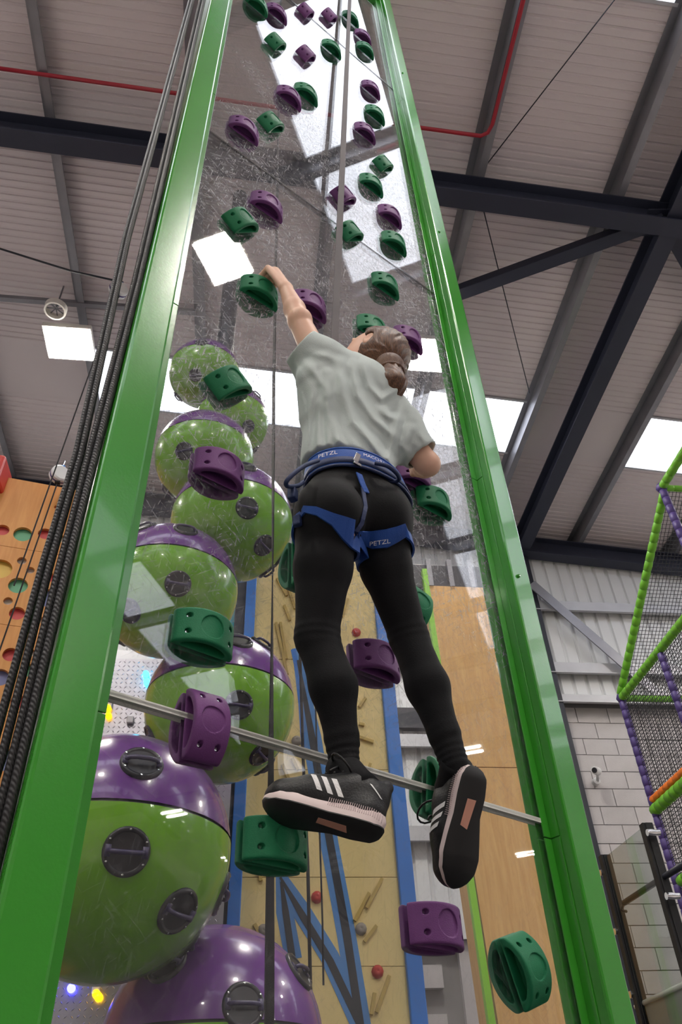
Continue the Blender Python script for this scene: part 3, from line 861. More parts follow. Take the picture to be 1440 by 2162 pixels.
# boards (rows), each trapezoid row a part
def edge_l(py): return 543 - (py - 1190) * (543 - 490) / (2162 - 1190)
def edge_r(py): return 786 + (py - 1190) * (876 - 786) / (2162 - 1190)
rows = [1146, 1392, 1625, 1852, 2040, 2260]
for i in range(5):
    y0, y1 = rows[i], rows[i + 1]; g = 0.8
    poly = [at_y(edge_l(y0), y0 + g, YY), at_y(edge_r(y0), y0 + g, YY), at_y(edge_r(y1), y1 - g, YY), at_y(edge_l(y1), y1 - g, YY)]
    MB().prism(poly, (0, .03, 0)).build('board', 'yellow_board', yw)
bz = at_y(600, 2260, YY)[2]; tzp = at_y(600, 1146, YY)[2]
MB().box((at_y(640, 1700, YY)[0], YY + .08, tzp / 2), (1.0, .08, tzp - .02)).build('backing_frame', 'black_steel', yw)
def stripe(pts, width, mname, name, dy):
    """painted band along px points, laid on the board"""
    L_, R_ = [], []
    P = [np.array(p, float) for p in pts]
    for i, p in enumerate(P):
        d = P[min(i + 1, len(P) - 1)] - P[max(i - 1, 0)]; d /= np.linalg.norm(d); nn = np.array([-d[1], d[0]])
        w = width[i] if isinstance(width, (list, tuple)) else width
        L_.append(at_y(*(p + nn * w / 2), YY - dy)); R_.append(at_y(*(p - nn * w / 2), YY - dy))
    m = MB()
    for i in range(len(P) - 1):
        m.prism([L_[i], L_[i + 1], R_[i + 1], R_[i]], (0, dy * .8, 0))
    return m.build(name, mname, yw)
c2 = lambda x, y: (460 + x * .4541, 1180 + y * .4541)
stripe([c2(362, 415), c2(437, 830), c2(520, 1330), c2(598, 1750), c2(668, 2180)], [16, 40, 38, 40, 42], 'pale_blue_paint', 'painted_band', .003)
stripe([c2(372, 470), c2(440, 840), c2(524, 1330), c2(600, 1750), c2(664, 2180)], [5, 15, 16, 17, 17], 'black_paint', 'painted_line', .006)
stripe([c2(280, 1440), c2(390, 1640), c2(520, 1850), c2(668, 2180)], [14, 40, 40, 40], 'pale_blue_paint', 'painted_band', .0035)
stripe([c2(290, 1480), c2(395, 1660), c2(522, 1870), c2(660, 2160)], [5, 15, 16, 16], 'black_paint', 'painted_line', .0065)
stripe([c2(284, 1440), c2(310, 1640), c2(352, 1860)], [14, 36, 36], 'pale_blue_paint', 'painted_band', .003)
stripe([c2(295, 1500), c2(315, 1640), c2(345, 1850)], [5, 14, 15], 'black_paint', 'painted_line', .006)
stripe([c2(350, 420), c2(378, 560), c2(398, 900)], [10, 10, 8], 'blue_paint', 'painted_band', .004)
# battens
for (a_, b_) in (((275, 95), (320, 175)), ((325, 130), (358, 235)), ((308, 220), (335, 290)), ((603, 190), (575, 272)), ((270, 300), (322, 540)), ((290, 300), (318, 470)),
                 ((685, 650), (655, 692)), ((655, 770), (680, 776)), ((650, 830), (722, 855)), ((708, 955), (690, 1010)), ((762, 1488), (690, 1625)), ((702, 1555), (635, 1685)),
                 ((736, 1708), (680, 1782)), ((796, 1940), (736, 2110)), ((345, 930), (372, 985)), ((300, 960), (330, 1030)), ((160, 1290), (200, 1500)), ((170, 1700), (195, 1750)), ((728, 2020), (712, 2120)), ((640, 475), (618, 500))):
    A, B = cy(*a_), cy(*b_); d = B - A; L_ = np.linalg.norm(d); d /= L_
    MB().box((A + B) / 2 - (0, .012, 0), (L_, .024, .022), (d, (0, 1, 0), np.cross(d, (0, 1, 0)))).build('batten', 'batten', yw)
# bolt-on nubs
def nub(px, py, c, s=0.04):
    P = at_y(px, py, YY - .001); m = MB()
    m.lathe([(s, .002), (s * .95, -.018), (s * .6, -.034), (s * .25, -.036), (.0, -.030)], P, (0, 1, 0), 10)
    o = m.build('nub_hold', c, yw, smooth=True); 
for q in ((752, 1336, 'red_plastic'), (669, 1895, 'red_plastic'), (797, 2052, 'red_plastic'), (762, 1962, 'grey_plastic'), (626, 1565, 'grey_plastic'), (556, 1965, 'grey_plastic')): nub(*q)
# side trims
def vbar(pxs, w, m_, name, d=.10, parent=yw, dy=0.0):
    (xa, ya), (xb, yb) = pxs; A, B = at_y(xa, ya, YY + dy), at_y(xb, yb, YY + dy)
    t_ = B - A; L_ = np.linalg.norm(t_); t_ /= L_
    return MB().box((A + B) / 2, (L_, w, d), (t_, np.cross((0, 1, 0), t_), (0, 1, 0))).build(name, m_, parent, bevel=.006)
vbar(((536, 1146), (476, 2260)), .085, 'blue_paint', 'edge_trim')
vbar(((790, 1146), (893, 2260)), .105, 'blue_paint', 'edge_trim')
vbar(((517, 1146), (452, 2260)), .10, 'black_steel', 'edge_trim', dy=.06)
vbar(((502, 1146), (430, 2260)), .09, 'teal_paint', 'edge_trim', dy=.08)

# ropes hanging by the yellow wall
for pts, r, lab in (([(628, 1146), (634, 1395), (640, 1600), (650, 1830), (658, 2200)], .011, 'thick black rope hanging in front of the zigzag wall'),
                    ([(655, 1146), (676, 1790), (681, 1950), (683, 2080)], .006, 'thin black rope hanging right of the thick rope')):
    path = [at_y(x, y, YY - (.35 if i_ else -.02)) for i_, (x, y) in enumerate(pts)]
    o = MB().tube(path, r, 8).build('hanging_rope', 'webbing_black', None, smooth=True); tag(o, lab, 'rope')

# ------------------------------------------------------------------ tan plywood tower at the right
WY = 6.30
wt = thing('plywood_tower', 'tall tan plywood climbing tower with a lime edge strip beside the right post', 'climbing wall')
zt = at_y(950, 1238, WY)[2]
xl0, xr0 = at_y(905, 1238, WY)[0], at_y(1062, 1240, WY)[0]
xlb = at_y(1052, 2162, WY)[0]
zb = at_y(1052, 2162, WY)[2]
for (za, zb_) in ((zt, 4.2), (4.192, 2.2), (2.192, 0.0)):
    fx = lambda z: xl0 + (xlb - xl0) * (zt - z) / (zt - zb)
    MB().prism([(fx(za), WY, za), (xr0, WY, za), (xr0, WY, zb_), (fx(zb_), WY, zb_)], (0, .5, 0)).build('plywood_sheet', 'ply_tan', wt)
MB().prism([(xl0 - .05, WY - .02, zt + .2), (xl0, WY - .02, zt + .2), (xlb + (xlb - xl0) * .15, WY - .02, 0), (xlb + (xlb - xl0) * .15 - .05, WY - .02, 0)], (0, .06, 0)).build('edge_strip', 'lime_paint', wt)
MB().box(((xl0 + xr0) / 2 - .05, WY + .2, zt + .16), (xr0 - xl0 + .25, .3, .30)).build('head_beam', 'black_steel', wt, bevel=.01)
for k in range(4):
    MB().box((xl0 + .03 + k * .22, WY + .02, zt + .17), (.05, .06, .34)).build('head_bracket', 'galv', wt)

# ------------------------------------------------------------------ plywood wall with round holes at the left
A0 = at_y(82, 1022, 5.4); DW = np.array([math.sin(math.radians(78)), math.cos(math.radians(78)), 0]); DN = np.array([-DW[1], DW[0], 0])
if DN[1] < 0: DN = -DN
def on_d(x, y): return on_plane(x, y, A0, DN)
hw = thing('holed_plywood_board', 'orange plywood climbing wall with coloured round holes at the left', 'climbing wall')
def loc(P): return float((P - A0) @ DW), float(P[2] - A0[2])
l0, l1 = loc(on_d(-60, 1130))[0] - .6, loc(on_d(230, 1130))[0]
zs = [0.0, loc(on_d(41, 1160))[1], loc(on_d(41, 1325))[1], loc(on_d(30, 1505))[1], loc(on_d(30, 1720))[1], -A0[2] + .02]
HOLES = [(5, 1121, 15, 'pink'), (48, 1130, 20, 'mint'), (95, 1129, 15, 'pink'), (130, 1140, 10, 'white'), (0, 1203, 26, 'yellow'), (46, 1186, 10, 'white'), (64, 1206, 9, 'white'), (98, 1220, 16, 'pink'),
         (38, 1238, 21, 'mint'), (112, 1266, 27, 'blue'), (17, 1271, 10, 'white'), (36, 1297, 17, 'pink'), (84, 1311, 9, 'white'), (22, 1384, 17, 'pink'), (65, 1380, 10, 'white'), (67, 1418, 17, 'mint'),
         (0, 1432, 21, 'blue'), (38, 1483, 16, 'pink'), (15, 1554, 10, 'white'), (8, 1606, 26, 'blue'), (119, 1073, 5, 'pink')]
for k, c in (('pink', (214, 84, 84)), ('mint', (108, 182, 140)), ('white', (226, 222, 214)), ('yellow', (226, 192, 90)), ('blue', (120, 128, 176))): mat('disc_' + k, srgb(*c), .5, noise=(6, .05))
def plate_with_holes(name, rect, holes, thick, mname, parent):
    """flat sheet in (l, z) coordinates with real round openings"""
    cu = bpy.data.curves.new(name, 'CURVE'); cu.dimensions = '2D'; cu.fill_mode = 'BOTH'; cu.extrude = thick / 2
    def poly(pts):
        sp = cu.splines.new('POLY'); sp.points.add(len(pts) - 1); sp.use_cyclic_u = True
        for p, q in zip(sp.points, pts): p.co = (q[0], q[1], 0, 1)
    a, b, c, d = rect; poly([(a, c), (b, c), (b, d), (a, d)])
    for (hx, hz, hr) in holes: poly([(hx + hr * math.cos(k * math.pi / 16), hz + hr * math.sin(k * math.pi / 16)) for k in range(32)])
    tmp = bpy.data.objects.new('tmp', cu); COL.objects.link(tmp)
    dg = bpy.context.evaluated_depsgraph_get(); me = bpy.data.meshes.new_from_object(tmp.evaluated_get(dg)); bpy.data.objects.remove(tmp); bpy.data.curves.remove(cu)
    me.materials.clear(); me.materials.append(MATS[mname])
    M = mat4(DW, ZV, -DN * (1 if np.cross(DW, ZV) @ -DN > 0 else -1), A0); me.transform(M); me.name = name
    return link(name, me, parent)
hl = []
for (px, py, pr, c) in HOLES:
    P = on_d(px, py); Q_ = on_d(px + pr, py); l, z = loc(P); hl.append((l, z, np.linalg.norm(Q_ - P), c))
for i in range(5):
    hs = [(l, z, r) for (l, z, r, c) in hl if zs[i + 1] + r < z < zs[i] - r]
    plate_with_holes('plywood_sheet', (l0, l1, zs[i + 1] + .002, zs[i] - .002), hs, .03, 'ply_orange', hw)
for (l, z, r, c) in hl:
    if not any(zs[i + 1] + r < z < zs[i] - r for i in range(5)): print('hole on seam', l, z, r)
    MB().lathe([(0, 0), (r * 1.5, 0), (r * 1.5, .01)], A0 + DW * l + ZV * z + DN * .027, DN, 20).build('coloured_disc', 'disc_' + c, hw)
MB().box(A0 + DW * (l0 + l1) / 2 + DN * .09 - ZV * A0[2] / 2, (l1 - l0, .04, A0[2]), (DW, DN, ZV)).build('backing', 'black_steel', hw)
# red pad on its top edge
P = on_d(-8, 1025); tag(MB().box(P + (0, -.05, .05), (.16, .3, .30)).build('red_pad', 'red_plastic', None, bevel=.03), 'red padded block at the left edge above the holed wall', 'pad')

# ------------------------------------------------------------------ ropes along the left post
def braid(path, r, label, name='belay_rope', m_='rope_braid'):
    o = MB().tube(path, r, 10).build(name, m_, None, smooth=True); tag(o, label, 'rope', 'black ropes beside the left post'); return o
mm = mat('rope_braid', srgb(26, 24, 26), .55)
nt = mm.node_tree; tcn = nt.nodes.new('ShaderNodeTexCoord'); wv = nt.nodes.new('ShaderNodeTexWave'); wv.inputs['Scale'].default_value = 70; wv.bands_direction = 'DIAGONAL'
mpn = nt.nodes.new('ShaderNodeMapping'); nt.links.new(tcn.outputs['Object'], mpn.inputs[0]); nt.links.new(mpn.outputs[0], wv.inputs['Vector'])
bpn = nt.nodes.new('ShaderNodeBump'); bpn.inputs['Strength'].default_value = .5; bpn.inputs['Distance'].default_value = .002
nt.links.new(wv.outputs['Fac'], bpn.inputs['Height']); nt.links.new(bpn.outputs['Normal'], nt.nodes['Principled BSDF'].inputs['Normal'])
def ropepath(pts, s): return [on_s(x, y, s) for x, y in pts]
S_R = 1.27
braid(ropepath([(433, -40), (283, 600), (126, 1200), (3, 1700), (-110, 2162)], S_R), .0085, 'inner black rope of the pair nearest the left post')
braid(ropepath([(440, -40), (294, 600), (142, 1200), (22, 1700), (-90, 2162)], S_R - .02), .0085, 'outer black rope of the pair nearest the left post')
braid(ropepath([(412, -40), (264, 500), (160, 960), (88, 1200), (-10, 1560), (-120, 1900)], 1.30), .0075, 'left rope of the pair farther left of the left post')
braid(ropepath([(418, -40), (272, 500), (172, 960), (104, 1200), (4, 1600), (-110, 1950)], 1.285), .0075, 'right rope of the pair farther left of the left post')
# black webbing behind the clear panel, twisting
path = [on_s(568, 2230, 1.62), on_s(570, 1900, 1.62), on_s(573, 1500, 1.62), on_s(576, 1150, 1.62), on_s(578, 800, 1.62), PP(1.0, 9.0, 1.62)]
wd = []
P2 = []
for i in range(41):
    f_ = i / 40 * 5; k = min(int(f_), 4); P2.append(path[k] + (path[k + 1] - path[k]) * (f_ - k))
    a = math.radians(5 + 70 * min(1, max(0, (i - 6) / 22))); wd.append(U * math.cos(a) + N * math.sin(a))
o = MB().strap(P2, .025, wd, .004).build('hanging_webbing', 'webbing_black'); tag(o, 'flat black webbing strap hanging behind the clear panel', 'strap')
# ------------------------------------------------------------------ padded play frame with netting at the right
GX = 4.35
A = at_x(1312, 1474, GX)                      # corner joint
YA = A[1]
pf = thing('play_frame', 'padded green and purple play frame with black netting at the right edge', 'play frame')
def pad(a, b, m_, r=.045, seg=.11, name='padded_tube'):
    """foam sleeve in short sections with creases between"""
    a, b = np.asarray(a, float), np.asarray(b, float); L_ = np.linalg.norm(b - a); k = max(2, int(L_ / seg)); path = []; rs = []
    for i in range(k):
        for f_, q in ((.0, .78), (.05, .97), (.5, 1.03), (.95, .97), (.999, .78)):
            path.append(a + (b - a) * (i + f_) / k); rs.append(r * q)
    return MB().tube(path, rs, 12).build(name, m_, pf, smooth=True)
def knuckle(P, m_='pad_purple', r=.062):
    return MB().lathe([(0, -r), (r * .7, -r * .72), (r, 0), (r * .7, r * .72), (0, r)], P, (0, 0, 1), 12).build('corner_joint', m_, pf, smooth=True)
def pxY(px, py, X): return at_x(px, py, X)
A2 = at_x(1460, 1272, GX)                      # green rail runs toward the viewer from A
A2 = np.array([GX, A2[1], A[2]])
AB = np.array([GX, YA, 0.0])
B = at_x(1397, 1030, GX)                       # upper corner, nearer
Bz = B.copy()
pad(A, A2, 'pad_green', .048)
pad(A + (0.02, 0, 0), A + (1.6, 0, 0), 'pad_green', .040)
pad(AB, A - (0, 0, .05), 'pad_purple', .043)
knuckle(A)
C1 = at_x(1398, 1388, GX); C1[2] = A[2]
pad(C1 - (0, 0, 2.2), C1 - (0, 0, .04), 'pad_purple', .040)
pad(B - (0, 0, 1.6), B - (0, 0, .04), 'pad_purple', .042)
pad(B, np.array([GX, B[1] - 1.0, B[2]]), 'pad_green', .046)
pad(B + (0.02, 0, 0), B + (1.4, 0, 0), 'pad_green', .036)
knuckle(B)
pad(A + (0, 0, .05), B - (0, 0, .08), 'pad_green', .044)
# lower level rail with its orange cover
D = at_x(1381, 1712, GX); E_ = np.array([GX, at_x(1455, 1650, GX)[1], D[2]])
pad(D, E_, 'pad_green', .060)
pad(D + (0, 0, .10), E_ + (0, 0, .10), 'pad_orange', .040)
G = at_x(1436, 1862, GX); pad(G, G + np.array([0, -.8, .05]), 'pad_green', .05)
def net(p00, du, dv, nu, nv, name='net', r=.0022, diag=True):
    m = MB(); p00, du, dv = (np.asarray(q, float) for q in (p00, du, dv))
    def bar(a, b):
        t = b - a; L_ = np.linalg.norm(t); t /= L_; nn = np.cross(du, dv); nn /= np.linalg.norm(nn); sd = np.cross(t, nn)
        m.box((a + b) / 2, (L_, 2 * r, 2 * r), (t, sd, nn))
    for i in range(nu + 1): bar(p00 + du * i / nu, p00 + du * i / nu + dv)
    for j in range(nv + 1): bar(p00 + dv * j / nv, p00 + dv * j / nv + du)
    o = m.build(name, 'net_black', pf); o['kind'] = 'stuff'; return o
# nets: below A (facing the viewer's left side), above A to B, on the far face
yl = A2[1]
net((GX, YA, A[2]), (0, yl - YA, 0), (0, 0, -3.2), int((YA - yl) / .042), 76)
net((GX + .02, YA, A[2]), (1.6, 0, 0), (0, 0, -3.2), 40, 80)
net(A + (.01, 0, 0), B - A, (1.6, 0, 0), int(np.linalg.norm(B - A) / .045), 38)

# ------------------------------------------------------------------ glass stair guard behind the right post
SX = 2.50
gb = thing('glass_balustrade', 'tinted glass stair guard with black posts and steel clamps', 'balustrade')
def gx(px, py): return at_x(px, py, SX)
p1 = gx(1276, 1816); p2 = gx(1375, 1745)
post_y = gx(1400, 1860)[1]; post1_y = gx(1301, 1900)[1]
ztop1 = p1[2]; ztop2 = gx(1364, 1741)[2]
for y_, zt_ in ((post1_y, ztop1 + .02), (post_y, ztop2)):
    MB().box((SX, y_, zt_ / 2), (.05, .07, zt_)).build('guard_post', 'black_rubber', gb, bevel=.006)
    MB().box((SX - .03, y_, zt_ / 2), (.02, .05, zt_)).build('guard_rubber', 'black_rubber', gb)
MB().prism([(SX - .02, post1_y - .035, ztop1), (SX - .02, post_y + .035, ztop2 - .01), (SX - .02, post_y + .035, 1.2), (SX - .02, post1_y - .035, 1.2)], (.012, 0, 0)).build('glass_pane', 'balustrade_glass', gb)
for (px, py) in ((1282, 1843), (1313, 1967), (1346, 2100), (1383, 1758), (1424, 1892)):
    P = gx(px, py); MB().lathe([(0, -.05), (.020, -.05), (.022, -.02), (.018, 0), (.018, .03)], P, (1, 0, 0), 12).build('clamp', 'chrome', gb, smooth=True, sharp=40)
MB().tube([gx(1304, 1918), gx(1300, 1930), gx(1318, 1906), gx(1392, 1858), gx(1450, 1822)][2:], .018, 10).build('handrail', 'black_steel', gb, smooth=True)
MB().tube([gx(1318, 1906) + (0, 0, 0), gx(1312, 1922), gx(1322, 1924)], .010, 8).build('handrail_bracket', 'black_steel', gb, smooth=True)
MB().tube([gx(1343, 2126), gx(1450, 2076)], .016, 10).build('base_tube', 'strip_white', gb, smooth=True)
P1, P2_ = gx(1343, 2130), gx(1450, 2080)
MB().prism([P1, P2_, (SX, P2_[1], 0), (SX, P1[1], 0)], (.03, 0, 0)).build('stair_side_panel', 'wall_plain', gb)

# ------------------------------------------------------------------ small fittings
# red sprinkler pipe under the roof
rp = lambda x, y: on_roof(x, y, -.03)
path = [rp(-60, 136), rp(365, 196), rp(890, 270), rp(1015, 287), rp(1030, 280), rp(1040, 262), rp(1105, 0), rp(1130, -90)]
o = MB().tube(path, .020, 10).build('sprinkler_pipe', 'red_pipe', None, smooth=True); tag(o, 'red sprinkler pipe running under the roof and turning a corner', 'pipe')
for pts, lab, r in (([on_roof(1305, -10, .1), on_roof(1024, 352, .02)], 'thin steel wire slanting down from the roof to the dark rafter', .006),
                    ([on_roof(1017, 428, .0), on_roof(1060, 600, .02), on_roof(1118, 830, .05)], 'thin steel wire from the rafter to the purlin beyond', .006),
                    ([on_roof(-10, 522, -.5), on_roof(150, 572, -.5), on_roof(260, 596, -.5)], 'black cable slung across the roof at the left', .012)):
    o = MB().tube(pts, r, 6).build('roof_wire', 'black_steel', None, smooth=True); tag(o, lab, 'wire')
o = MB().box((on_roof(0, 622, .0) + on_roof(260, 655, .0)) / 2, (3.2, .06, .06)).build('cable_tray', 'galv', None); tag(o, 'grey cable tray crossing under the roof behind the left lamp', 'tray')
# round fan above the left lamp
Pf = on_roof(117, 654, -.30)
rf = thing('round_ventilator', 'round white ventilator ring above the left lamp', 'ventilator', None, tuple(Pf))
MB().lathe([(.105, -.03), (.125, -.03), (.13, .05), (.10, .06)], (0, 0, 0), (0, 0, 1), 28).build('ring', 'lamp_body', rf, smooth=True, sharp=40)
for k in range(8): MB().box((.055 * math.cos(k * .785), .055 * math.sin(k * .785), .03), (.09, .012, .01), ((math.cos(k * .785), math.sin(k * .785), 0), (-math.sin(k * .785), math.cos(k * .785), 0), (0, 0, 1))).build('vane', 'galv', rf)
MB().tube([(0, 0, .03), (0, 0, .30 + .19)], .01, 6).build('hanger', 'galv', rf)
# auto-belay drums
def belay(px, py, Y, label, r):
    P = at_y(px, py, Y); t = thing('auto_belay', label, 'auto belay', 'auto-belay drums at the left', tuple(P))
    ax = np.array([.55, -.83, .0])
    MB().lathe([(0, -r * .55), (r * .85, -r * .55), (r, -r * .4), (r, r * .4), (r * .85, r * .55), (0, r * .55)], (0, 0, 0), ax, 24).build('drum', 'white_plastic', t, smooth=True, sharp=35)
    MB().lathe([(r * 1.01, -r * .10), (r * 1.03, -r * .08), (r * 1.03, r * .08), (r * 1.01, r * .10)], (0, 0, 0), ax, 24).build('drum_band', 'pad_purple', t)
    MB().lathe([(0, -r * .57), (r * .45, -r * .57), (r * .4, -r * .62), (0, -r * .62)], (0, 0, 0), ax, 16).build('drum_badge', 'red_plastic', t)
    MB().box((0, 0, r * 1.1), (r * .7, r * .4, r * .5)).build('bracket', 'blue_paint', t, bevel=.01)
    MB().tube([(0, 0, r * 1.3), (0.0, .02, r * 2.3)], r * .12, 8).build('shackle', 'chrome', t)
    MB().box((0, 0, -r * 1.05), (r * .5, r * .4, r * .3)).build('rope_guide', 'black_rubber', t)
    MB().tube([(0, 0, -r), (-.05, -.02, -1.4), (-.16, -.04, -4.0)], .006, 6).build('rope', 'webbing_black', t)
    return t
belay(126, 1003, 5.2, 'white auto-belay drum above the holed plywood wall', .085)
belay(250, 612, 5.0, 'auto-belay drum beside the left post, above the left lamp', .10)
# camera on the block wall
Pc = at_y(1254, 1642, YG - .02)
cc = thing('security_camera', 'small white security camera on the block wall', 'camera', None, tuple(Pc))
MB().lathe([(0, -.02), (.05, -.02), (.045, .05), (0, .06)], (0.04, .07, -.03), (0, -1, 0), 14).build('mount', 'white_plastic', cc, smooth=True, sharp=40)
MB().tube([(.05, .02, -.03), (.02, -.10, .02)], .02, 8).build('arm', 'white_plastic', cc, smooth=True)
MB().lathe([(0, -.08), (.045, -.08), (.05, -.06), (.05, .08), (0, .09)], (-.01, -.14, .03), (-.6, -.7, -.2), 14).build('body', 'white_plastic', cc, smooth=True, sharp=40)
MB().lathe([(0, .0905), (.035, .0905), (.03, .10), (0, .10)], (-.01, -.14, .03), (-.6, -.7, -.2), 12).build('lens', 'port_black', cc)
# grey belay webbing down to the climber
top = on_s(742, -80, 1.222); bot = on_s(706, 728, 1.215)
pts = [top + (bot - top) * i / 12 for i in range(13)]
wdirs = [U * math.cos(a) + N * math.sin(a) for a in np.linspace(.2, .1, 13)]
o = MB().strap(pts, .034, wdirs, .003).build('belay_webbing', 'webbing_grey'); tag(o, 'grey belay webbing running up from the climber past the top edge', 'strap')
# ------------------------------------------------------------------ the climber
mat('skin', srgb(226, 182, 158), .5, 0, .35, noise=(30, .05))
MATS['skin'].node_tree.nodes['Principled BSDF'].inputs['Subsurface Weight'].default_value = .08
MATS['skin'].node_tree.nodes['Principled BSDF'].inputs['Subsurface Radius'].default_value = (.01, .004, .002)
mat('shirt_grey', srgb(194, 204, 202), .9, 0, .2, noise=(40, .04), bump=(350, .15))
mat('legging_black', srgb(13, 13, 16), .8, 0, .25, bump=(300, .1))
mat('hair_brown', srgb(92, 66, 48), .42, 0, .4)
mat('harness_blue', srgb(46, 86, 166), .6, 0, .3, noise=(60, .1), bump=(400, .2))
mat('harness_dark', srgb(30, 46, 88), .6, bump=(400, .2))
mat('shoe_black', srgb(13, 13, 15), .45, 0, .4, bump=(250, .15))
mat('sole_black', srgb(14, 13, 14), .6)
mat('sole_white', srgb(226, 208, 206), .55)
mat('sole_groove', srgb(196, 176, 176), .6)
mat('sole_peach', srgb(208, 150, 130), .6, noise=(30, .12))
mat('print_white', srgb(232, 230, 230), .5)
mat('heart_pink', srgb(220, 40, 130), .5)
nt = MATS['hair_brown'].node_tree; bs = nt.nodes['Principled BSDF']
tcn = nt.nodes.new('ShaderNodeTexCoord'); mpn = nt.nodes.new('ShaderNodeMapping')
_b = on_s(822, 776, 1.028)
vs_ = nt.nodes.new('ShaderNodeVectorMath'); vs_.operation = 'SUBTRACT'; vs_.inputs[1].default_value = tuple(_b)
ln_ = nt.nodes.new('ShaderNodeVectorMath'); ln_.operation = 'NORMALIZE'
nt.links.new(tcn.outputs['Object'], vs_.inputs[0]); nt.links.new(vs_.outputs[0], ln_.inputs[0]); ma_ = nt.nodes.new('ShaderNodeVectorMath'); ma_.operation = 'MULTIPLY_ADD'; ma_.inputs[1].default_value = (9, 9, 1.2)
nt.links.new(vs_.outputs[0], ma_.inputs[0]); nt.links.new(ln_.outputs[0], ma_.inputs[2]); nt.links.new(ma_.outputs[0], mpn.inputs[0])
nn_ = nt.nodes.new('ShaderNodeTexNoise'); nn_.inputs['Scale'].default_value = 16; nn_.inputs['Detail'].default_value = 6; nn_.inputs['Roughness'].default_value = .7
cr = nt.nodes.new('ShaderNodeValToRGB'); cr.color_ramp.elements[0].color = srgb(50, 32, 24); cr.color_ramp.elements[1].color = srgb(126, 86, 58)
cr.color_ramp.elements[0].position = .35; cr.color_ramp.elements[1].position = .70
nt.links.new(mpn.outputs[0], nn_.inputs['Vector']); nt.links.new(nn_.outputs['Fac'], cr.inputs[0]); nt.links.new(cr.outputs[0], bs.inputs['Base Color'])
bpn = nt.nodes.new('ShaderNodeBump'); bpn.inputs['Strength'].default_value = .4; bpn.inputs['Distance'].default_value = .003
nt.links.new(nn_.outputs['Fac'], bpn.inputs['Height']); nt.links.new(bpn.outputs['Normal'], bs.inputs['Normal'])

def nrm(v): v = np.asarray(v, float); return v / np.linalg.norm(v)
J = on_s
def px_of(P):
    v = (P - CAMP) @ R; return 720 + FPX * v[..., 0] / -v[..., 2], 1081 - FPX * v[..., 1] / -v[..., 2]
# joints (picture position, distance from the viewer measured square to the panel)
pelvis, waist, chest, uchest, neckb = J(748, 1065, 1.12), J(736, 985, 1.13), J(742, 895, 1.125), J(752, 835, 1.115), J(752, 792, 1.11)
hipL, hipR = J(692, 1092, 1.115), J(802, 1095, 1.11)
kneeL, calfL, ankL = J(669, 1345, 1.165), J(704, 1450, 1.15), J(728, 1625, 1.155)
kneeR, calfR, ankR = J(863, 1345, 1.125), J(903, 1450, 1.10), J(962, 1622, 1.075)
shL, elbL, wriL = J(676, 770, 1.11), J(632, 678, 1.13), J(604, 610, 1.172)
shR, elbR, wriR = J(838, 905, 1.085), J(903, 980, 1.06), J(884, 992, 1.19)
headC = J(787, 757, 1.105)
FACE = nrm(-.52 * U + .68 * N + .52 * ZV)
HUP = nrm(ZV + .22 * U - .1 * N - ((ZV + .22 * U - .1 * N) @ FACE) * FACE)
HLF = np.cross(HUP, FACE)                 # the head's own left
person = thing('person', 'climber in grey t-shirt, black leggings and blue harness reaching up on the clear panel', 'person', None, tuple(PP(.95, 0, 1.1)))
person.location = (0, 0, 0)

lo = np.array([-.55, .70, 1.75]); hi = np.array([.75, 1.75, 4.05])
allp = np.array([pelvis, hipL, hipR, kneeL, ankL, kneeR, ankR, shL, elbL, wriL, shR, elbR, wriR, headC])
lo = allp.min(0) - .17; hi = allp.max(0) + .17
def torso(f, g=0.0, k=.05):
    f.cone(pelvis, waist, .118 + g, .102 + g, k, squash=(N, .74))
    f.cone(waist, chest, .102 + g, .116 + g, k, squash=(N, .72))
    f.cone(chest, uchest, .116 + g, .118 + g, k, squash=(N, .70))
    f.cone(uchest, neckb, .112 + g, .055 + g, k, squash=(N, .72))
    f.cone(uchest, shL, .07 + g, .046 + g, k); f.cone(uchest, shR, .07 + g, .048 + g, k)
def seat(f, g=0.0, k=.04):
    f.cone(J(705, 1085, 1.12), J(795, 1090, 1.115), .092 + g, .092 + g, k, squash=(N, .85))
    f.ell(J(703, 1088, 1.075), (.074 + g, .074 + g, .082 + g), None, .035); f.ell(J(803, 1092, 1.07), (.073 + g, .073 + g, .082 + g), None, .035)
def legs(f, g=0.0):
    f.cone(hipL, J(682, 1200, 1.13), .080 + g, .066 + g, .03); f.cone(J(682, 1200, 1.13), kneeL, .066 + g, .047 + g, .02)
    f.cone(kneeL, calfL, .046 + g, .049 + g, .02); f.cone(calfL, J(722, 1560, 1.155), .048 + g, .033 + g, .02); f.cone(J(722, 1560, 1.155), ankL, .033 + g, .031 + g, .015)
    f.cone(hipR, J(815, 1200, 1.115), .080 + g, .062 + g, .03); f.cone(J(815, 1200, 1.115), kneeR, .062 + g, .045 + g, .02)
    f.cone(kneeR, calfR, .044 + g, .048 + g, .02); f.cone(calfR, J(938, 1550, 1.085), .047 + g, .033 + g, .02); f.cone(J(938, 1550, 1.085), ankR, .033 + g, .031 + g, .015)

H_ = .0042
body = Field(lo, hi, H_)
torso(body, -.006); seat(body, -.004); legs(body, -.004)
# arms
body.cone(shL, elbL, .042, .034, .02); body.cone(elbL, elbL + (wriL - elbL) * .35, .034, .033, .012); body.cone(elbL + (wriL - elbL) * .35, wriL, .033, .021, .012)
body.ell(elbL - N * .012, (.03, .03, .03), None, .012)
body.cone(shR, elbR, .043, .035, .02); body.cone(elbR, elbR + (wriR - elbR) * .35, .035, .034, .012); body.cone(elbR + (wriR - elbR) * .35, wriR, .034, .022, .012)
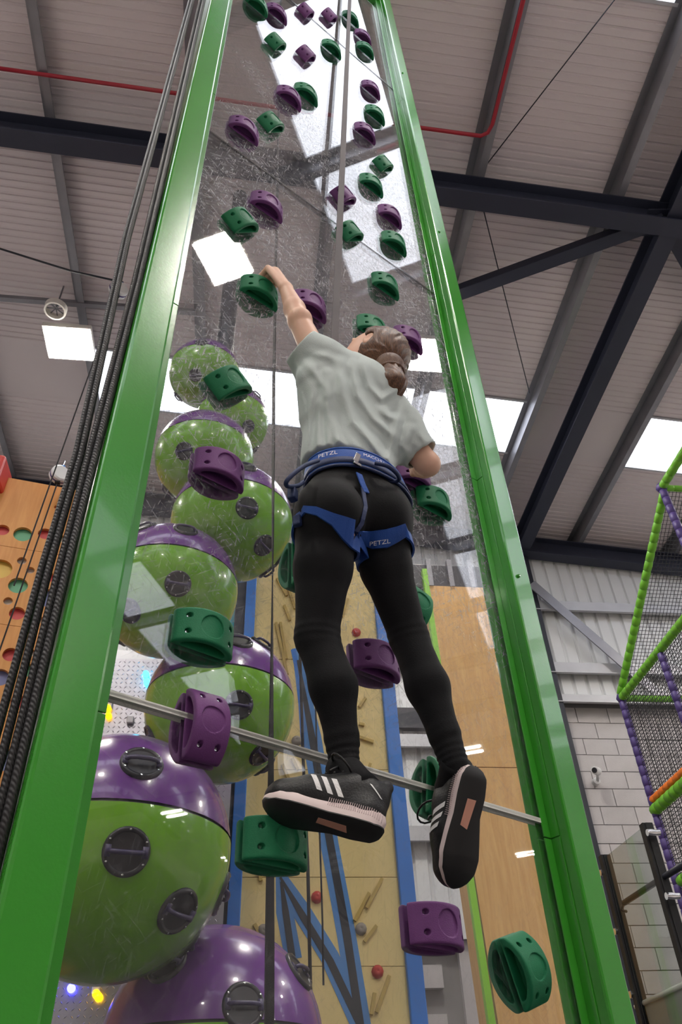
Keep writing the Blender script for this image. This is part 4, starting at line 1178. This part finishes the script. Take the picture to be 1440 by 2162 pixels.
# neck and head with a face
body.cone(neckb, headC - HUP * .05 - FACE * .012, .046, .044, .02)
HM = np.array([HLF, FACE, HUP])
body.ell(headC + HUP * .012, (.075, .093, .098), HM, .01)
body.ell(headC - HUP * .045 + FACE * .022, (.056, .066, .062), HM, .025)          # jaw
body.cone(headC + FACE * .088 + HUP * .012, headC + FACE * .104 - HUP * .022, .008, .013, .012)   # nose
for sd in (-1, 1):
    body.ell(headC + FACE * .082 + HUP * .010 + HLF * sd * .030, (.014, .008, .009), HM, .004, 'sub')   # eye socket
    body.ell(headC + FACE * .074 + HUP * .010 + HLF * sd * .030, (.012, .012, .011), HM, .003)          # eye
    body.cone(headC + FACE * .086 + HUP * .026 + HLF * sd * .014, headC + FACE * .078 + HUP * .026 + HLF * sd * .044, .006, .005, .008)
    eC = headC - HUP * .006 - FACE * .006 + HLF * sd * .079
    body.ell(eC, (.008, .019, .030), HM, .006); body.ell(eC + HLF * sd * .009 + FACE * .004, (.006, .010, .018), HM, .004, 'sub')
body.ell(headC + FACE * .083 - HUP * .046, (.022, .012, .009), HM, .006)
body.cone(headC + FACE * .098 - HUP * .047 + HLF * .018, headC + FACE * .098 - HUP * .047 - HLF * .018, .004, .004, .003, 'sub')
# hands: palm, four fingers with knuckle bends over the hold's crest, thumb from the side of the palm
def hand(f, wrist, knuck, over, tip, across, thumb_dir, spread=.0165):
    """knuck: centre of the knuckles; over: where the fingers bend over; tip: where they end; across: from index to little finger"""
    wrist, knuck, over, tip, across = (np.asarray(q, float) for q in (wrist, knuck, over, tip, across))
    f.cone(wrist, knuck, .021, .020, .012); 
    for i in (-1.5, -.5, .5, 1.5): f.cone(wrist + across * i * .008, knuck + across * i * spread * .95, .013, .0115, .008)
    for i, ln in ((-1.5, .94), (-.5, 1.0), (.5, .97), (1.5, .82)):
        o = across * i * spread; k0 = knuck + o; m1 = knuck + (over - knuck) * ln + o; m2 = over + (tip - over) * ln + o - (over - knuck) * (1 - ln)
        f.cone(k0, m1, .0098, .0088, .002); f.cone(m1, m2, .0088, .0074, .002)
    b = wrist + (knuck - wrist) * .35 - across * .022
    f.cone(b, b - across * .018 + thumb_dir * .025, .0115, .0105, .006); f.cone(b - across * .018 + thumb_dir * .025, b - across * .012 + thumb_dir * .058, .0105, .0082, .003)
gt, gz = tz(on_s(553, 613, 1.262))
# the big green hold: crest at S_FRONT-HH, its upper face at gz + HW/2
kn = PP(gt + .020, gz + HW / 2 + .030, S_FRONT - HH - .016); ov = PP(gt + .014, gz + HW / 2 + .016, S_FRONT - .028); tp = PP(gt + .012, gz + HW / 2 + .009, S_FRONT - .012)
hand(body, wriL, kn, ov, tp, -U, -ZV * .9 + N * .2, .0195)
ht, hz = tz(on_s(880, 1003, 1.262))
kn = PP(ht + .01, hz + HW / 2 + .016, S_FRONT - HH - .012); ov = PP(ht + .01, hz + HW / 2 + .012, S_FRONT - .026); tp = PP(ht + .01, hz + HW / 2 + .010, S_FRONT - .012)
hand(body, wriR, kn, ov, tp, U, -ZV * .9 + N * .2)
V, Q = body.polygonise()
link('body', mesh_np('body', V, Q, 'skin'), person)

# ---- leggings
lg = Field(lo, hi, H_)
lg.cone(pelvis, waist + ZV * .03, .124, .114, .05, squash=(N, .78)); seat(lg, .002); legs(lg, .0)
P = lg.grid(); 
# knee and ankle creases
for (c, ax, amp, wl, L_) in ((kneeL, kneeL - hipL, .0006, .026, .04), (ankL, ankL - calfL, .0013, .017, .05), (ankR, ankR - calfR, .0013, .018, .05), (kneeR, kneeR - hipR, .0006, .028, .04)):
    a_ = nrm(ax); q = (P - (c - a_ * (.02 if c is ankL or c is ankR else 0))) ; s_ = q @ a_
    r_ = np.linalg.norm(q - s_[..., None] * a_, axis=-1)
    ph = q @ nrm(np.cross(a_, N)) * 26 + 2 * np.sin(s_ * 70)
    lg.F -= (amp * np.sin(s_ * 2 * math.pi / wl + ph) * np.exp(-(s_ / L_) ** 2) * (r_ < .09)).astype(np.float32)
# centre seam between the buttocks
lg.cone(J(752, 1040, 1.035), J(752, 1140, 1.045), .004, .010, .02, 'sub')
lg.half(waist + ZV * .01, ZV, .004)
V, Q = lg.polygonise()
link('leggings', mesh_np('leggings', V, Q, 'legging_black'), person)

# ---- t-shirt
sh = Field(lo, hi, H_)
torso(sh, .010, .06)
sh.cone(J(735, 990, 1.13), J(742, 900, 1.12), .122, .128, .04, squash=(N, .74))
cuffL, cuffR = J(640, 737, 1.115), J(886, 956, 1.065)
sh.cone(J(700, 815, 1.11), shL, .085, .070, .05); sh.cone(shL, cuffL, .066, .060, .03)
sh.cone(J(655, 800, 1.105), J(690, 850, 1.11), .030, .07, .06)
sh.cone(uchest, shR, .09, .068, .05); sh.cone(shR, cuffR, .064, .055, .03)
sh.cone(J(850, 935, 1.07), J(800, 930, 1.09), .05, .07, .05)
dL, dR = nrm(cuffL - shL), nrm(cuffR - shR)
Pg = sh.grid()
# sleeve ends: cut square, hollow behind the hem
def cut(c, d, rad):
    w = np.linalg.norm(Pg - c, axis=-1) < rad
    d_ = ((Pg - c) @ d).astype(np.float32)
    sh.F = np.where(w, _smax(sh.F, d_, .004), sh.F)
cut(cuffL + dL * .012, nrm(dL + .25 * ZV * -1 * 0), .13); cut(cuffR + dR * .012, dR, .11)
sh.cone(cuffL - dL * .05, cuffL + dL * .07, .050, .054, .002, 'sub'); sh.cone(cuffR - dR * .05, cuffR + dR * .07, .046, .049, .002, 'sub')
# hem rolls
for c, d, r in ((cuffL + dL * .004, dL, .0585), (cuffR + dR * .004, dR, .0535)):
    pass
# folds, raised along lines placed on the back of the shirt
pxg, pyg = px_of(Pg)
near = ((Pg @ N) < 1.12) & (np.abs(sh.F) < .05)
def seg_d(px, py, a, b):
    ax, ay = a; bx, by = b; vx, vy = bx - ax, by - ay; L2 = vx * vx + vy * vy
    t = np.clip(((px - ax) * vx + (py - ay) * vy) / L2, 0, 1); return np.hypot(px - ax - t * vx, py - ay - t * vy), t
FOLDS = [([(768, 768), (780, 815), (805, 842), (838, 822), (852, 800)], 6, .0065), ([(718, 770), (722, 830), (745, 890), (790, 940), (830, 985)], 8, .0065), ([(745, 770), (755, 835), (790, 885), (835, 925)], 6, .006),
         ([(690, 790), (690, 860), (705, 920), (745, 975)], 7, .005), ([(662, 815), (655, 880), (645, 960)], 7, .005), ([(676, 830), (672, 900), (668, 985)], 5, .004), ([(850, 850), (838, 900), (822, 960), (815, 1000)], 7, .006),
         ([(865, 905), (850, 940), (868, 965)], 6, .005), ([(655, 745), (690, 752), (720, 765)], 6, .004), ([(648, 765), (672, 800), (690, 830)], 6, .005), ([(880, 905), (895, 930), (905, 945)], 5, .004), ([(800, 860), (820, 880), (845, 885)], 5, .005),
         ([(705, 880), (720, 940), (760, 990)], 5, .004), ([(640, 930), (650, 990)], 4, .004), ([(690, 900), (700, 985)], 4, .0035), ([(760, 900), (800, 960), (812, 990)], 5, .004)]
disp = np.zeros(sh.F.shape, np.float32); I_ = np.where(near); ax_, ay_ = pxg[I_], pyg[I_]; dd = np.zeros(len(ax_), np.float32)
for pts, w, amp in FOLDS:
    best = np.full(len(ax_), 1e9)
    for i in range(len(pts) - 1):
        d_, t_ = seg_d(ax_, ay_, pts[i], pts[i + 1]); best = np.minimum(best, d_)
    e0 = np.minimum(np.hypot(ax_ - pts[0][0], ay_ - pts[0][1]), np.hypot(ax_ - pts[-1][0], ay_ - pts[-1][1]))
    dd += amp * (np.exp(-(best / w) ** 2) - .55 * np.exp(-((best - 2.2 * w) / (1.2 * w)) ** 2)) * np.clip(e0 / 25, .15, 1)
disp[I_] = dd; sh.F -= disp
sh.half(waist - ZV * .035, -ZV, .004)
sh.cone(neckb - ZV * .01, headC - HUP * .03, .046, .050, .004, 'sub')       # neck opening
V, Q = sh.polygonise()
link('t_shirt', mesh_np('t_shirt', V, Q, 'shirt_grey'), person)

# ---- hair, tied back
hr = Field(headC - (.26, .26, .42), headC + .24, .0034)
hr.ell(headC + HUP * .016 - FACE * .010, (.089, .106, .108), HM, .01)
hr.ell(headC - HUP * .02 - FACE * .044, (.078, .068, .078), HM, .03)
bun0 = J(822, 776, 1.028); bun1 = J(828, 812, 1.015); bun2 = J(831, 838, 1.025)
g = hr.grid(); q = g - headC
qf, qu, ql = q @ FACE, q @ HUP, q @ HLF
face_cut = qf - (.012 + .55 * np.clip(qu - .0, 0, .2) + .9 * np.clip(qu - .06, 0, .1))
hr.F = _smax(hr.F, face_cut.astype(np.float32), .010)
hr.F = _smax(hr.F, (-(qu + .072) - .6 * np.clip(-qf, 0, .1)).astype(np.float32), .012)
for sd in (-1, 1):
    eC = headC - HUP * .006 + FACE * .002 + HLF * sd * .090; hr.ell(eC, (.022, .018, .027), HM, .010, 'sub')
# strands sweep from the hairline back to the tie
v0 = g - bun0; dist = np.linalg.norm(v0, axis=-1); ang = np.arctan2(v0 @ HLF, v0 @ HUP)
hr.F -= (.0015 * np.sin(ang * 30 + 4 * np.sin(dist * 45)) * np.clip(dist / .06, 0, 1) + .0009 * np.sin(ang * 71 + 9 * dist * 30)).astype(np.float32)
hr.ell(bun0, (.046, .046, .044), None, .016); hr.cone(bun0 - ZV * .01, bun1, .036, .042, .012); hr.cone(bun1, bun2, .042, .018, .012)
hr.cone(bun1 + U * .012, bun2 + U * .020 - ZV * .01, .024, .006, .008); hr.cone(bun1 - U * .014, bun2 - U * .016, .022, .008, .008)
va = (g - bun1) @ U; hr.F -= (.0018 * np.sin(va * 330 + 3 * np.sin(g[..., 2] * 40)) * (np.linalg.norm(g - bun1, axis=-1) < .075)).astype(np.float32)
V, Q = hr.polygonise(); link('hair', mesh_np('hair', V, Q, 'hair_brown'), person)
MB().tube([bun0 - ZV * .030 + .041 * (math.cos(a) * U + math.sin(a) * N) for a in np.linspace(0, 2 * math.pi, 17)], .006, 6).build('hair_tie', 'hair_brown', person, smooth=True)

# ------------------------------------------------------------------ shoes
def outline(u_):
    """half widths (inner, outer) of the sole at u_ (0 heel .. 1 toe)"""
    xs = [0, .03, .10, .25, .42, .60, .74, .86, .95, .985, 1.0]
    wi = [.004, .020, .030, .032, .027, .034, .039, .036, .024, .014, .003]
    wo = [.004, .020, .031, .035, .036, .043, .046, .040, .024, .013, .003]
    return np.interp(u_, xs, wi), np.interp(u_, xs, wo)
SL = .242
def shoe_meshes():
    us = np.concatenate([[0, .008, .02], np.linspace(.04, .94, 34), [.965, .98, .992, 1.0]])
    def ring(u_, z, grow):
        wi, wo = outline(u_); sc = SL + 2 * grow
        return (u_ * sc - grow, -(wi + grow * min(1, 8 * u_, 8 * (1 - u_)))), (u_ * sc - grow, wo + grow * min(1, 8 * u_, 8 * (1 - u_)))
    def bottom(u_): return .004 * (1 - math.cos(min(1, u_ / .1) * math.pi)) * 0 + (.012 * max(0, (u_ - .72) / .28) ** 2) + (.010 * max(0, (.10 - u_) / .10) ** 2)
    def topz(u_): return np.interp(u_, [0, .1, .35, .6, .8, 1.0], [.044, .040, .034, .028, .026, .034])
    def slab(zf0, zf1, g0, g1):
        m_ = MB(); k = len(us); vs = []
        for u_ in us:
            z0, z1 = zf0(u_), zf1(u_)
            (xa, ya), (xb, yb) = ring(u_, 0, g0); (xc, yc), (xd, yd) = ring(u_, 0, g1); (xe, ye), (xf, yf) = ring(u_, 0, max(g0, g1) + .002)
            zm = (z0 + z1) / 2
            vs += [(xa, ya, z0), (xe, ye, zm), (xc, yc, z1), (xd, yd, z1), (xf, yf, zm), (xb, yb, z0)]
        fs = []
        for i in range(k - 1):
            for j in range(6): fs.append((6 * i + j, 6 * i + (j + 1) % 6, 6 * i + 6 + (j + 1) % 6, 6 * i + 6 + j))
        fs += [tuple(range(6))[::-1], tuple(6 * (k - 1) + j for j in range(6))]
        return m_.add(vs, fs)
    out_ = slab(lambda u_: bottom(u_), lambda u_: bottom(u_) + .007 + .010 * max(0, (u_ - .93) / .07), -.002, .0)
    mid = slab(lambda u_: bottom(u_) + .007, lambda u_: max(topz(u_), bottom(u_) + .012), .0, -.003)
    f = Field((-.02, -.065, .015), (.27, .065, .165), .0026)
    f.cone((.205, .002, .040), (.150, .002, .050), .030, .042, .02, squash=((0, 0, 1), .85)); f.cone((.150, .002, .050), (.085, 0, .074), .042, .040, .02)
    f.cone((.085, 0, .072), (.056, 0, .090), .038, .033, .015); f.cone((.034, 0, .045), (.034, 0, .072), .032, .031, .02); f.cone((.026, 0, .080), (.014, 0, .106), .022, .014, .014)
    f.cone((.20, .0, .036), (.05, 0, .036), .036, .033, .02)
    f.cone((.222, .0, .036), (.215, .0, .036), .020, .024, .01)
    f.half((0, 0, .022), (0, 0, -1), .003)
    f.cone((.055, 0, .118), (.045, 0, .20), .031, .038, .004, 'sub')                 # collar opening
    return out_, mid, f
OUT, MID, UPF = shoe_meshes()
UV, UQ = UPF.polygonise()
def surf_y(x, z, side, off=.0012):
    ys = np.linspace(.075, 0, 120) * side
    d = UPF.sample(np.stack([np.full(120, x), ys, np.full(120, z)], -1)); k = np.argmax(d < 0)
    return (ys[k] if d[k] < 0 else 0) + side * off
def surf_z(x, y, off=.0012):
    zs = np.linspace(.165, .02, 160); d = UPF.sample(np.stack([np.full(160, x), np.full(160, y), zs], -1)); k = np.argmax(d < 0); return zs[k] + off
def side_patch(quad, side, n=6, off=.0014):
    """patch on the flank, quad in (x, z)"""
    q = [np.array(p, float) for p in quad]; vs = []; fs = []
    for i in range(n + 1):
        for j in range(3):
            a = q[0] + (q[1] - q[0]) * j / 2; b = q[3] + (q[2] - q[3]) * j / 2; p = a + (b - a) * i / n
            vs.append((p[0], surf_y(p[0], p[1], side, off), p[1]))
    for i in range(n):
        for j in range(2): fs.append((i * 3 + j, i * 3 + j + 1, i * 3 + j + 4, i * 3 + j + 3))
    return vs, fs
def shoe(name, heel, toe, up, mirror, label):
    heel, toe, up = (np.asarray(q, float) for q in (heel, toe, up))
    x = nrm(toe - heel); up = nrm(up - (up @ x) * x); y = np.cross(up, x); s = np.linalg.norm(toe - heel) / SL
    def tf(vs):
        vs = np.asarray(vs, float) * (1, -1 if mirror else 1, 1)
        return heel + s * (vs[:, :1] * x + vs[:, 1:2] * y + vs[:, 2:3] * up)
    root = empty('shoe'); root.parent = person; root['label'] = label
    def put(nm, m_, mname, smooth=False, sharp=None):
        k = MB().add(tf(m_.v), m_.f); return k.build(nm, mname, root, smooth=smooth, sharp=sharp)
    put('outsole', OUT, 'sole_black', True, 50); put('midsole', MID, 'sole_white', True, 50)
    link('upper', mesh_np('upper', tf(UV), UQ if not mirror else UQ[:, ::-1], 'shoe_black'), root)
    for side in (-1, 1):
        for k in range(3):
            x0 = .088 + k * .021; m_ = MB(); vs, fs = side_patch([(x0 - .006, .040), (x0 + .005, .040), (x0 + .028, .074), (x0 + .017, .074)], side)
            put('stripe', m_.add(vs, fs), 'print_white')
        m_ = MB(); vs, fs = side_patch([(.012, .062), (.016, .062), (.042, .084), (.038, .084)], side, 4); put('heel_line', m_.add(vs, fs), 'print_white')
    # midsole grooves near the heel
    m_ = MB()
    for k in range(26):
        u_ = .02 + k * .017
        for side in (-1, 1):
            w = outline(u_)[0 if side < 0 else 1] + .0022; m_.box((u_ * SL, side * w, .026), (.0012, .0012, .016))
    put('midsole_rib', m_, 'sole_groove')['kind'] = 'stuff'
    # shank window in the sole
    put('shank_window', MB().prism([(.068, -.010, -.0004), (.068, .012, -.0004), (.122, .020, -.0004), (.128, .002, -.0004)], (0, 0, .002)), 'sole_peach')
    # tongue, laces and bow
    m_ = MB()
    for k, xx in enumerate((.150, .134, .118, .102)):
        m_.tube([(xx, yy, surf_z(xx, yy, .002)) for yy in np.linspace(-.024, .024, 9)], .0026, 6)
        if k < 3: m_.tube([(xx - .016 * f_, -.020 + .040 * f_, surf_z(xx - .016 * f_, -.020 + .040 * f_, .003)) for f_ in np.linspace(0, 1, 7)], .0026, 6)
    put('lace', m_, 'shoe_black', True)
    zz = surf_z(.108, 0, .004); m_ = MB()
    for sd, ln in ((1, .050), (-1, .044)):
        m_.tube([(.108 + ln * .55 * math.sin(t) * .9, sd * ln * (1 - math.cos(t)) * .5, zz + .016 * math.sin(t) + .006) for t in np.linspace(0, 2 * math.pi, 15)], .0024, 6)
        m_.tube([(.108, 0, zz), (.116, sd * .022, zz + .004), (.124, sd * .040, zz - .022)], .0022, 6)
    put('bow', m_, 'shoe_black', True)
    zt_ = .118; m_ = MB().prism([(.098, -.016, .094), (.098, .016, .094), (.088, .015, .126), (.088, -.015, .126)], (.006, 0, .003)); put('tongue', m_, 'shoe_black')
    for k in range(3):
        m_ = MB().box((.1005, -.005 + k * .005, .112 + .002 * k), (.003, .003, .006 + .004 * k)); put('tongue_mark', m_, 'print_white')
    return root, tf
heelL_, toeL_ = J(806, 1768, 1.075), J(548, 1712, 1.235)
rootL, tfL = shoe('shoe', heelL_, toeL_, ZV + .34 * N, False, 'black running shoe standing on the dark green hold')
vR = nrm(J(985, 1750, 1.05) - CAMP)
heelR_, toeR_ = J(1008, 1618, 1.02), J(968, 1878, 1.115)
rootR, tfR = shoe('shoe', heelR_, toeR_, vR * .86 - U * .50 + N * .0, False, 'black running shoe hanging free with its sole showing')
# socks join leggings to shoes
for a_, tf_ in ((ankL, tfL), (ankR, tfR)):
    b_ = tf_([(.052, 0, .085)])[0]
    MB().tube([a_ + (a_ - b_) * .25, a_, (a_ + b_) / 2, b_], [.034, .034, .033, .036], 20).build('sock', 'legging_black', person, smooth=True)
# pink heart on the left sock
hc = J(741, 1632, 1.118); vx, vy = nrm(U - .3 * N), ZV
pts = [hc + .0085 * (vx * (16 * math.sin(t) ** 3 / 16) * .62 + vy * ((13 * math.cos(t) - 5 * math.cos(2 * t) - 2 * math.cos(3 * t) - math.cos(4 * t)) / 16)) for t in np.linspace(0, 2 * math.pi, 25)[:-1]]
MB().prism(pts, N * .016).build('sock_heart', 'heart_pink', person)

# ------------------------------------------------------------------ harness
har = empty('harness'); har.parent = person; har['label'] = 'blue climbing harness with waist belt and leg loops'
def outer(c, d, fields, r0=.03, r1=.26):
    rs = np.linspace(r0, r1, 150); pts = c + rs[:, None] * d; v = np.minimum.reduce([f.sample(pts) for f in fields])
    k = np.argmax(v > 0.0); return rs[k]
wc = J(738, 1032, 1.13); wz = wc[2]
PH = np.linspace(0, 2 * math.pi, 73)[:-1]
def belt_r(ph, dz):
    return outer(wc + ZV * dz, math.cos(ph) * U + math.sin(ph) * N, (sh, lg))
tab = {dz: np.array([belt_r(p, dz) for p in PH]) for dz in (-.028, -.014, 0.0, .014, .028)}
for dz in tab:                                                 # smooth, never inside the cloth
    a_ = tab[dz]; tab[dz] = np.maximum(a_, (np.roll(a_, 1) + np.roll(a_, -1) + np.roll(a_, 2) + np.roll(a_, -2)) / 4)
dzs = sorted(tab)
rmax = np.maximum.reduce([tab[d] for d in dzs])
def bandmesh(off, rows, thick=.005):
    """rows: list of (dz lower.. upper) levels as multiples"""
    vs = []; fs = []; k = len(PH)
    for dz, o in rows:
        for j, p in enumerate(PH):
            base = np.interp(dz, dzs, [tab[d][j] for d in dzs]); base = .5 * base + .5 * rmax[j]
            r_ = base + off + o; vs.append(wc + ZV * dz + r_ * (math.cos(p) * U + math.sin(p) * N))
    n_ = len(rows)
    for i in range(n_):
        for j in range(k): fs.append((i * k + j, i * k + (j + 1) % k, ((i + 1) % n_) * k + (j + 1) % k, ((i + 1) % n_) * k + j))
    return MB().add(vs, fs)
bandmesh(.004, [(-.030, 0), (-.030, .006), (-.020, .009), (.020, .009), (.030, .006), (.030, 0)]).build('waist_belt', 'harness_blue', har, smooth=True, sharp=40)
bandmesh(.004, [(-.034, 0), (-.034, .0075), (-.029, .0085), (-.029, 0)]).build('belt_binding', 'harness_dark', har, smooth=True)
bandmesh(.004, [(.029, 0), (.029, .0085), (.034, .0075), (.034, 0)]).build('belt_binding', 'harness_blue', har, smooth=True)
bandmesh(.004, [(-.024, .0075), (-.024, .0102), (-.004, .0104), (-.004, .0075)]).build('belt_webbing', 'harness_dark', har, smooth=True)
def belt_point(ph, dz, off):
    j = (ph % (2 * math.pi)) / (2 * math.pi) * len(PH); j0 = int(j) % len(PH); j1 = (j0 + 1) % len(PH); f_ = j - int(j)
    g = lambda k: .5 * np.interp(dz, dzs, [tab[d][k] for d in dzs]) + .5 * rmax[k]
    r_ = g(j0) * (1 - f_) + g(j1) * f_ + .004 + off
    return wc + ZV * dz + r_ * (math.cos(ph) * U + math.sin(ph) * N), r_
def find_ph(px, dz=0.0):
    best = None
    for p in np.linspace(math.pi, 2 * math.pi, 361):
        P_, _ = belt_point(p, dz, .01); x_, y_ = px_of(P_)
        if best is None or abs(x_ - px) < best[0]: best = (abs(x_ - px), p)
    return best[1]
def text_mesh(s_, size):
    cu = bpy.data.curves.new('txt', 'FONT'); cu.body = s_; cu.size = size; cu.align_x = 'CENTER'; cu.align_y = 'CENTER'; cu.resolution_u = 3
    o = bpy.data.objects.new('txt', cu); COL.objects.link(o); dg = bpy.context.evaluated_depsgraph_get(); dg.update()
    me = bpy.data.meshes.new_from_object(o.evaluated_get(dg)); bpy.data.objects.remove(o); bpy.data.curves.remove(cu); return me
def belt_text(s_, px, dz, size, name):
    me = text_mesh(s_, size); ph0 = find_ph(px, dz)
    for v in me.vertices:
        _, r_ = belt_point(ph0, dz, .0112); P_, _ = belt_point(ph0 + v.co.x / r_, dz + v.co.y, .0118); v.co = Vector(P_)
    me.materials.clear(); me.materials.append(MATS['print_white']); me.name = name; return link(name, me, har)
belt_text('PETZL', 692, .010, .019, 'belt_print'); belt_text('MACCHU', 790, .010, .015, 'belt_print')
# gear loops
def gear(pxs, name='gear_loop'):
    pts = [J(*q) for q in pxs]; sm = []
    for i in range(len(pts) - 1):
        p0, p1, p2, p3 = pts[max(i - 1, 0)], pts[i], pts[i + 1], pts[min(i + 2, len(pts) - 1)]
        for t in np.linspace(0, 1, 7)[:-1]:
            sm.append(.5 * ((2 * p1) + (-p0 + p2) * t + (2 * p0 - 5 * p1 + 4 * p2 - p3) * t * t + (-p0 + 3 * p1 - 3 * p2 + p3) * t ** 3))
    sm.append(pts[-1]); return MB().tube(sm, .0055, 8).build(name, 'harness_dark', har, smooth=True)
phA = find_ph(672); 
gear([(672, 972, 1.055), (640, 985, 1.05), (608, 1012, 1.06), (606, 1026, 1.08), (628, 1026, 1.10), (640, 1018, 1.12)])
gear([(792, 978, 1.005), (818, 984, .985), (838, 1000, .985), (842, 1013, 1.0), (826, 1016, 1.02), (800, 1004, 1.03)])
# leg loops
def leg_loop(axis_c, axis_d, tilt_v, width_f, thick=.006):
    """band round the thigh in a plane tilted by tilt_v"""
    a_ = nrm(axis_d); e1 = nrm(U - (U @ a_) * a_); e2 = np.cross(a_, e1); rows = []; k = 64; vs = []; fs = []
    for j in range(k):
        p = 2 * math.pi * j / k; d = math.cos(p) * e1 + math.sin(p) * e2; w = width_f(p)
        h0 = (tilt_v @ d) * .09
        ring_ = []
        for (m_, o) in ((-.5, .001), (-.5, thick), (.5, thick), (.5, .001)):
            c_ = axis_c - a_ * (h0 + m_ * w); r_ = outer(c_, d, (lg,), .02, .17); ring_.append(c_ + d * (min(r_, .105) + o))
        vs += ring_
    for j in range(k):
        for i in range(4): fs.append((4 * j + i, 4 * j + (i + 1) % 4, 4 * ((j + 1) % k) + (i + 1) % 4, 4 * ((j + 1) % k) + i))
    return MB().add(vs, fs)
def lay(px_, py_, off=.004):
    r_ = ray(px_, py_); ts = np.linspace(1.2, 2.4, 600); pts = CAMP + ts[:, None] * r_; d_ = np.minimum(lg.sample(pts), sh.sample(pts)); k = np.argmax(d_ < off); return CAMP + r_ * ts[k]
def loop_band(rows, front_c, axis, name, m_):
    """back of the loop from picture rows (upper edge px, lower edge px); front closed round the thigh"""
    up_, lo_ = [], []
    n_ = len(rows)
    for i in range(n_ - 1):
        for t in np.linspace(0, 1, 7)[:-1]:
            u_ = np.array(rows[i][0]) * (1 - t) + np.array(rows[i + 1][0]) * t; l_ = np.array(rows[i][1]) * (1 - t) + np.array(rows[i + 1][1]) * t
            up_.append(lay(*u_)); lo_.append(lay(*l_))
    up_.append(lay(*rows[-1][0])); lo_.append(lay(*rows[-1][1]))
    a_ = nrm(axis)
    # front half: arc round the leg from the last point back to the first
    A_, B_ = (up_[-1] + lo_[-1]) / 2, (up_[0] + lo_[0]) / 2
    wA, wB = np.linalg.norm(up_[-1] - lo_[-1]), np.linalg.norm(up_[0] - lo_[0])
    e1 = nrm(U - (U @ a_) * a_); e2 = nrm(N - (N @ a_) * a_ - (N @ e1) * e1)
    pA = math.atan2((A_ - front_c) @ e2, (A_ - front_c) @ e1); pB = math.atan2((B_ - front_c) @ e2, (B_ - front_c) @ e1)
    if pB < pA: pB += 2 * math.pi
    hA, hB = (A_ - front_c) @ a_, (B_ - front_c) @ a_
    for t in np.linspace(0, 1, 26)[1:-1]:
        p = pA + (pB - pA) * t; d = math.cos(p) * e1 + math.sin(p) * e2; h = hA + (hB - hA) * t; w = wA + (wB - wA) * t
        c_ = front_c + a_ * h; r_ = min(outer(c_, d, (lg,), .02, .17), .085)
        up_.append(c_ + a_ * w / 2 + d * (r_ + .004)); lo_.append(c_ - a_ * w / 2 + d * (r_ + .004))
    k = len(up_); vs = []; fs = []
    for i in range(k):
        c_ = front_c + a_ * (((up_[i] + lo_[i]) / 2 - front_c) @ a_); o = nrm((up_[i] + lo_[i]) / 2 - c_) * .004
        vs += [up_[i] - o, up_[i] + o * .4, lo_[i] + o * .4, lo_[i] - o]
    for i in range(k):
        for j in range(4): fs.append((4 * i + j, 4 * i + (j + 1) % 4, 4 * ((i + 1) % k) + (j + 1) % 4, 4 * ((i + 1) % k) + j))
    return MB().add(vs, fs).build(name, m_, har, smooth=True, sharp=50)
loop_band([((641, 1068), (643, 1082)), ((668, 1070), (668, 1088)), ((705, 1084), (700, 1108)), ((732, 1092), (724, 1138)), ((750, 1098), (738, 1152))], hipL - ZV * .03, hipL - kneeL, 'leg_loop', 'harness_blue')
loop_band([((756, 1122), (758, 1150)), ((785, 1122), (785, 1158)), ((815, 1118), (817, 1156)), ((838, 1112), (840, 1144)), ((855, 1106), (857, 1134))], hipR - ZV * .03, hipR - kneeR, 'leg_loop', 'harness_blue')
# print on the right leg loop
me = text_mesh('PETZL', .021); c0 = None
for v in me.vertices:
    px_, py_ = 802 + v.co.x * 780, 1146 - v.co.y * 620 - v.co.x * 120
    r_ = ray(px_, py_); ts = np.linspace(1.2, 2.2, 300); pts = CAMP + ts[:, None] * r_; d_ = lg.sample(pts); k = np.argmax(d_ < .0115)
    v.co = Vector(CAMP + r_ * ts[k])
me.materials.clear(); me.materials.append(MATS['print_white']); link('loop_print', me, har)
# rear riser straps, laid on the seat, and their buckle
def laid(pxs, w, nm, m_='harness_blue'):
    P_ = []
    for i in range(len(pxs) - 1):
        for t in np.linspace(0, 1, 5)[:-1]: P_.append(lay(pxs[i][0] + (pxs[i + 1][0] - pxs[i][0]) * t, pxs[i][1] + (pxs[i + 1][1] - pxs[i][1]) * t))
    P_.append(lay(*pxs[-1])); return MB().strap(P_, w, U, .003).build(nm, m_, har)
laid([(758, 1000), (766, 1022), (774, 1040)], .018, 'riser_strap'); laid([(766, 1030), (772, 1070), (764, 1105), (742, 1138)], .011, 'riser_strap', 'harness_dark'); 
P_, _ = belt_point(find_ph(752), -.012, .016); m_ = MB()
m_.box(P_, (.016, .006, .034), (U, N, nrm(ZV + .35 * U))); m_.box(P_ - ZV * .022, (.024, .006, .008), (U, N, ZV)); m_.build('buckle', 'chrome', har, bevel=.0015)
P_ = J(618, 1044, 1.10); MB().box(P_, (.022, .02, .036), (nrm(U + .5 * N), nrm(N - .5 * U), ZV)).build('side_buckle', 'harness_dark', har, bevel=.004)
P_ = J(628, 1100, 1.11); MB().box(P_, (.016, .02, .030), (nrm(U + .5 * N), nrm(N - .5 * U), ZV)).build('side_buckle', 'harness_dark', har, bevel=.004)
# tie-in: belay webbing ends in a black swivel in front of the climber
MB().tube([on_s(706, 722, 1.232), on_s(705, 760, 1.225)], .010, 10).build('swivel', 'black_rubber', har, smooth=True)
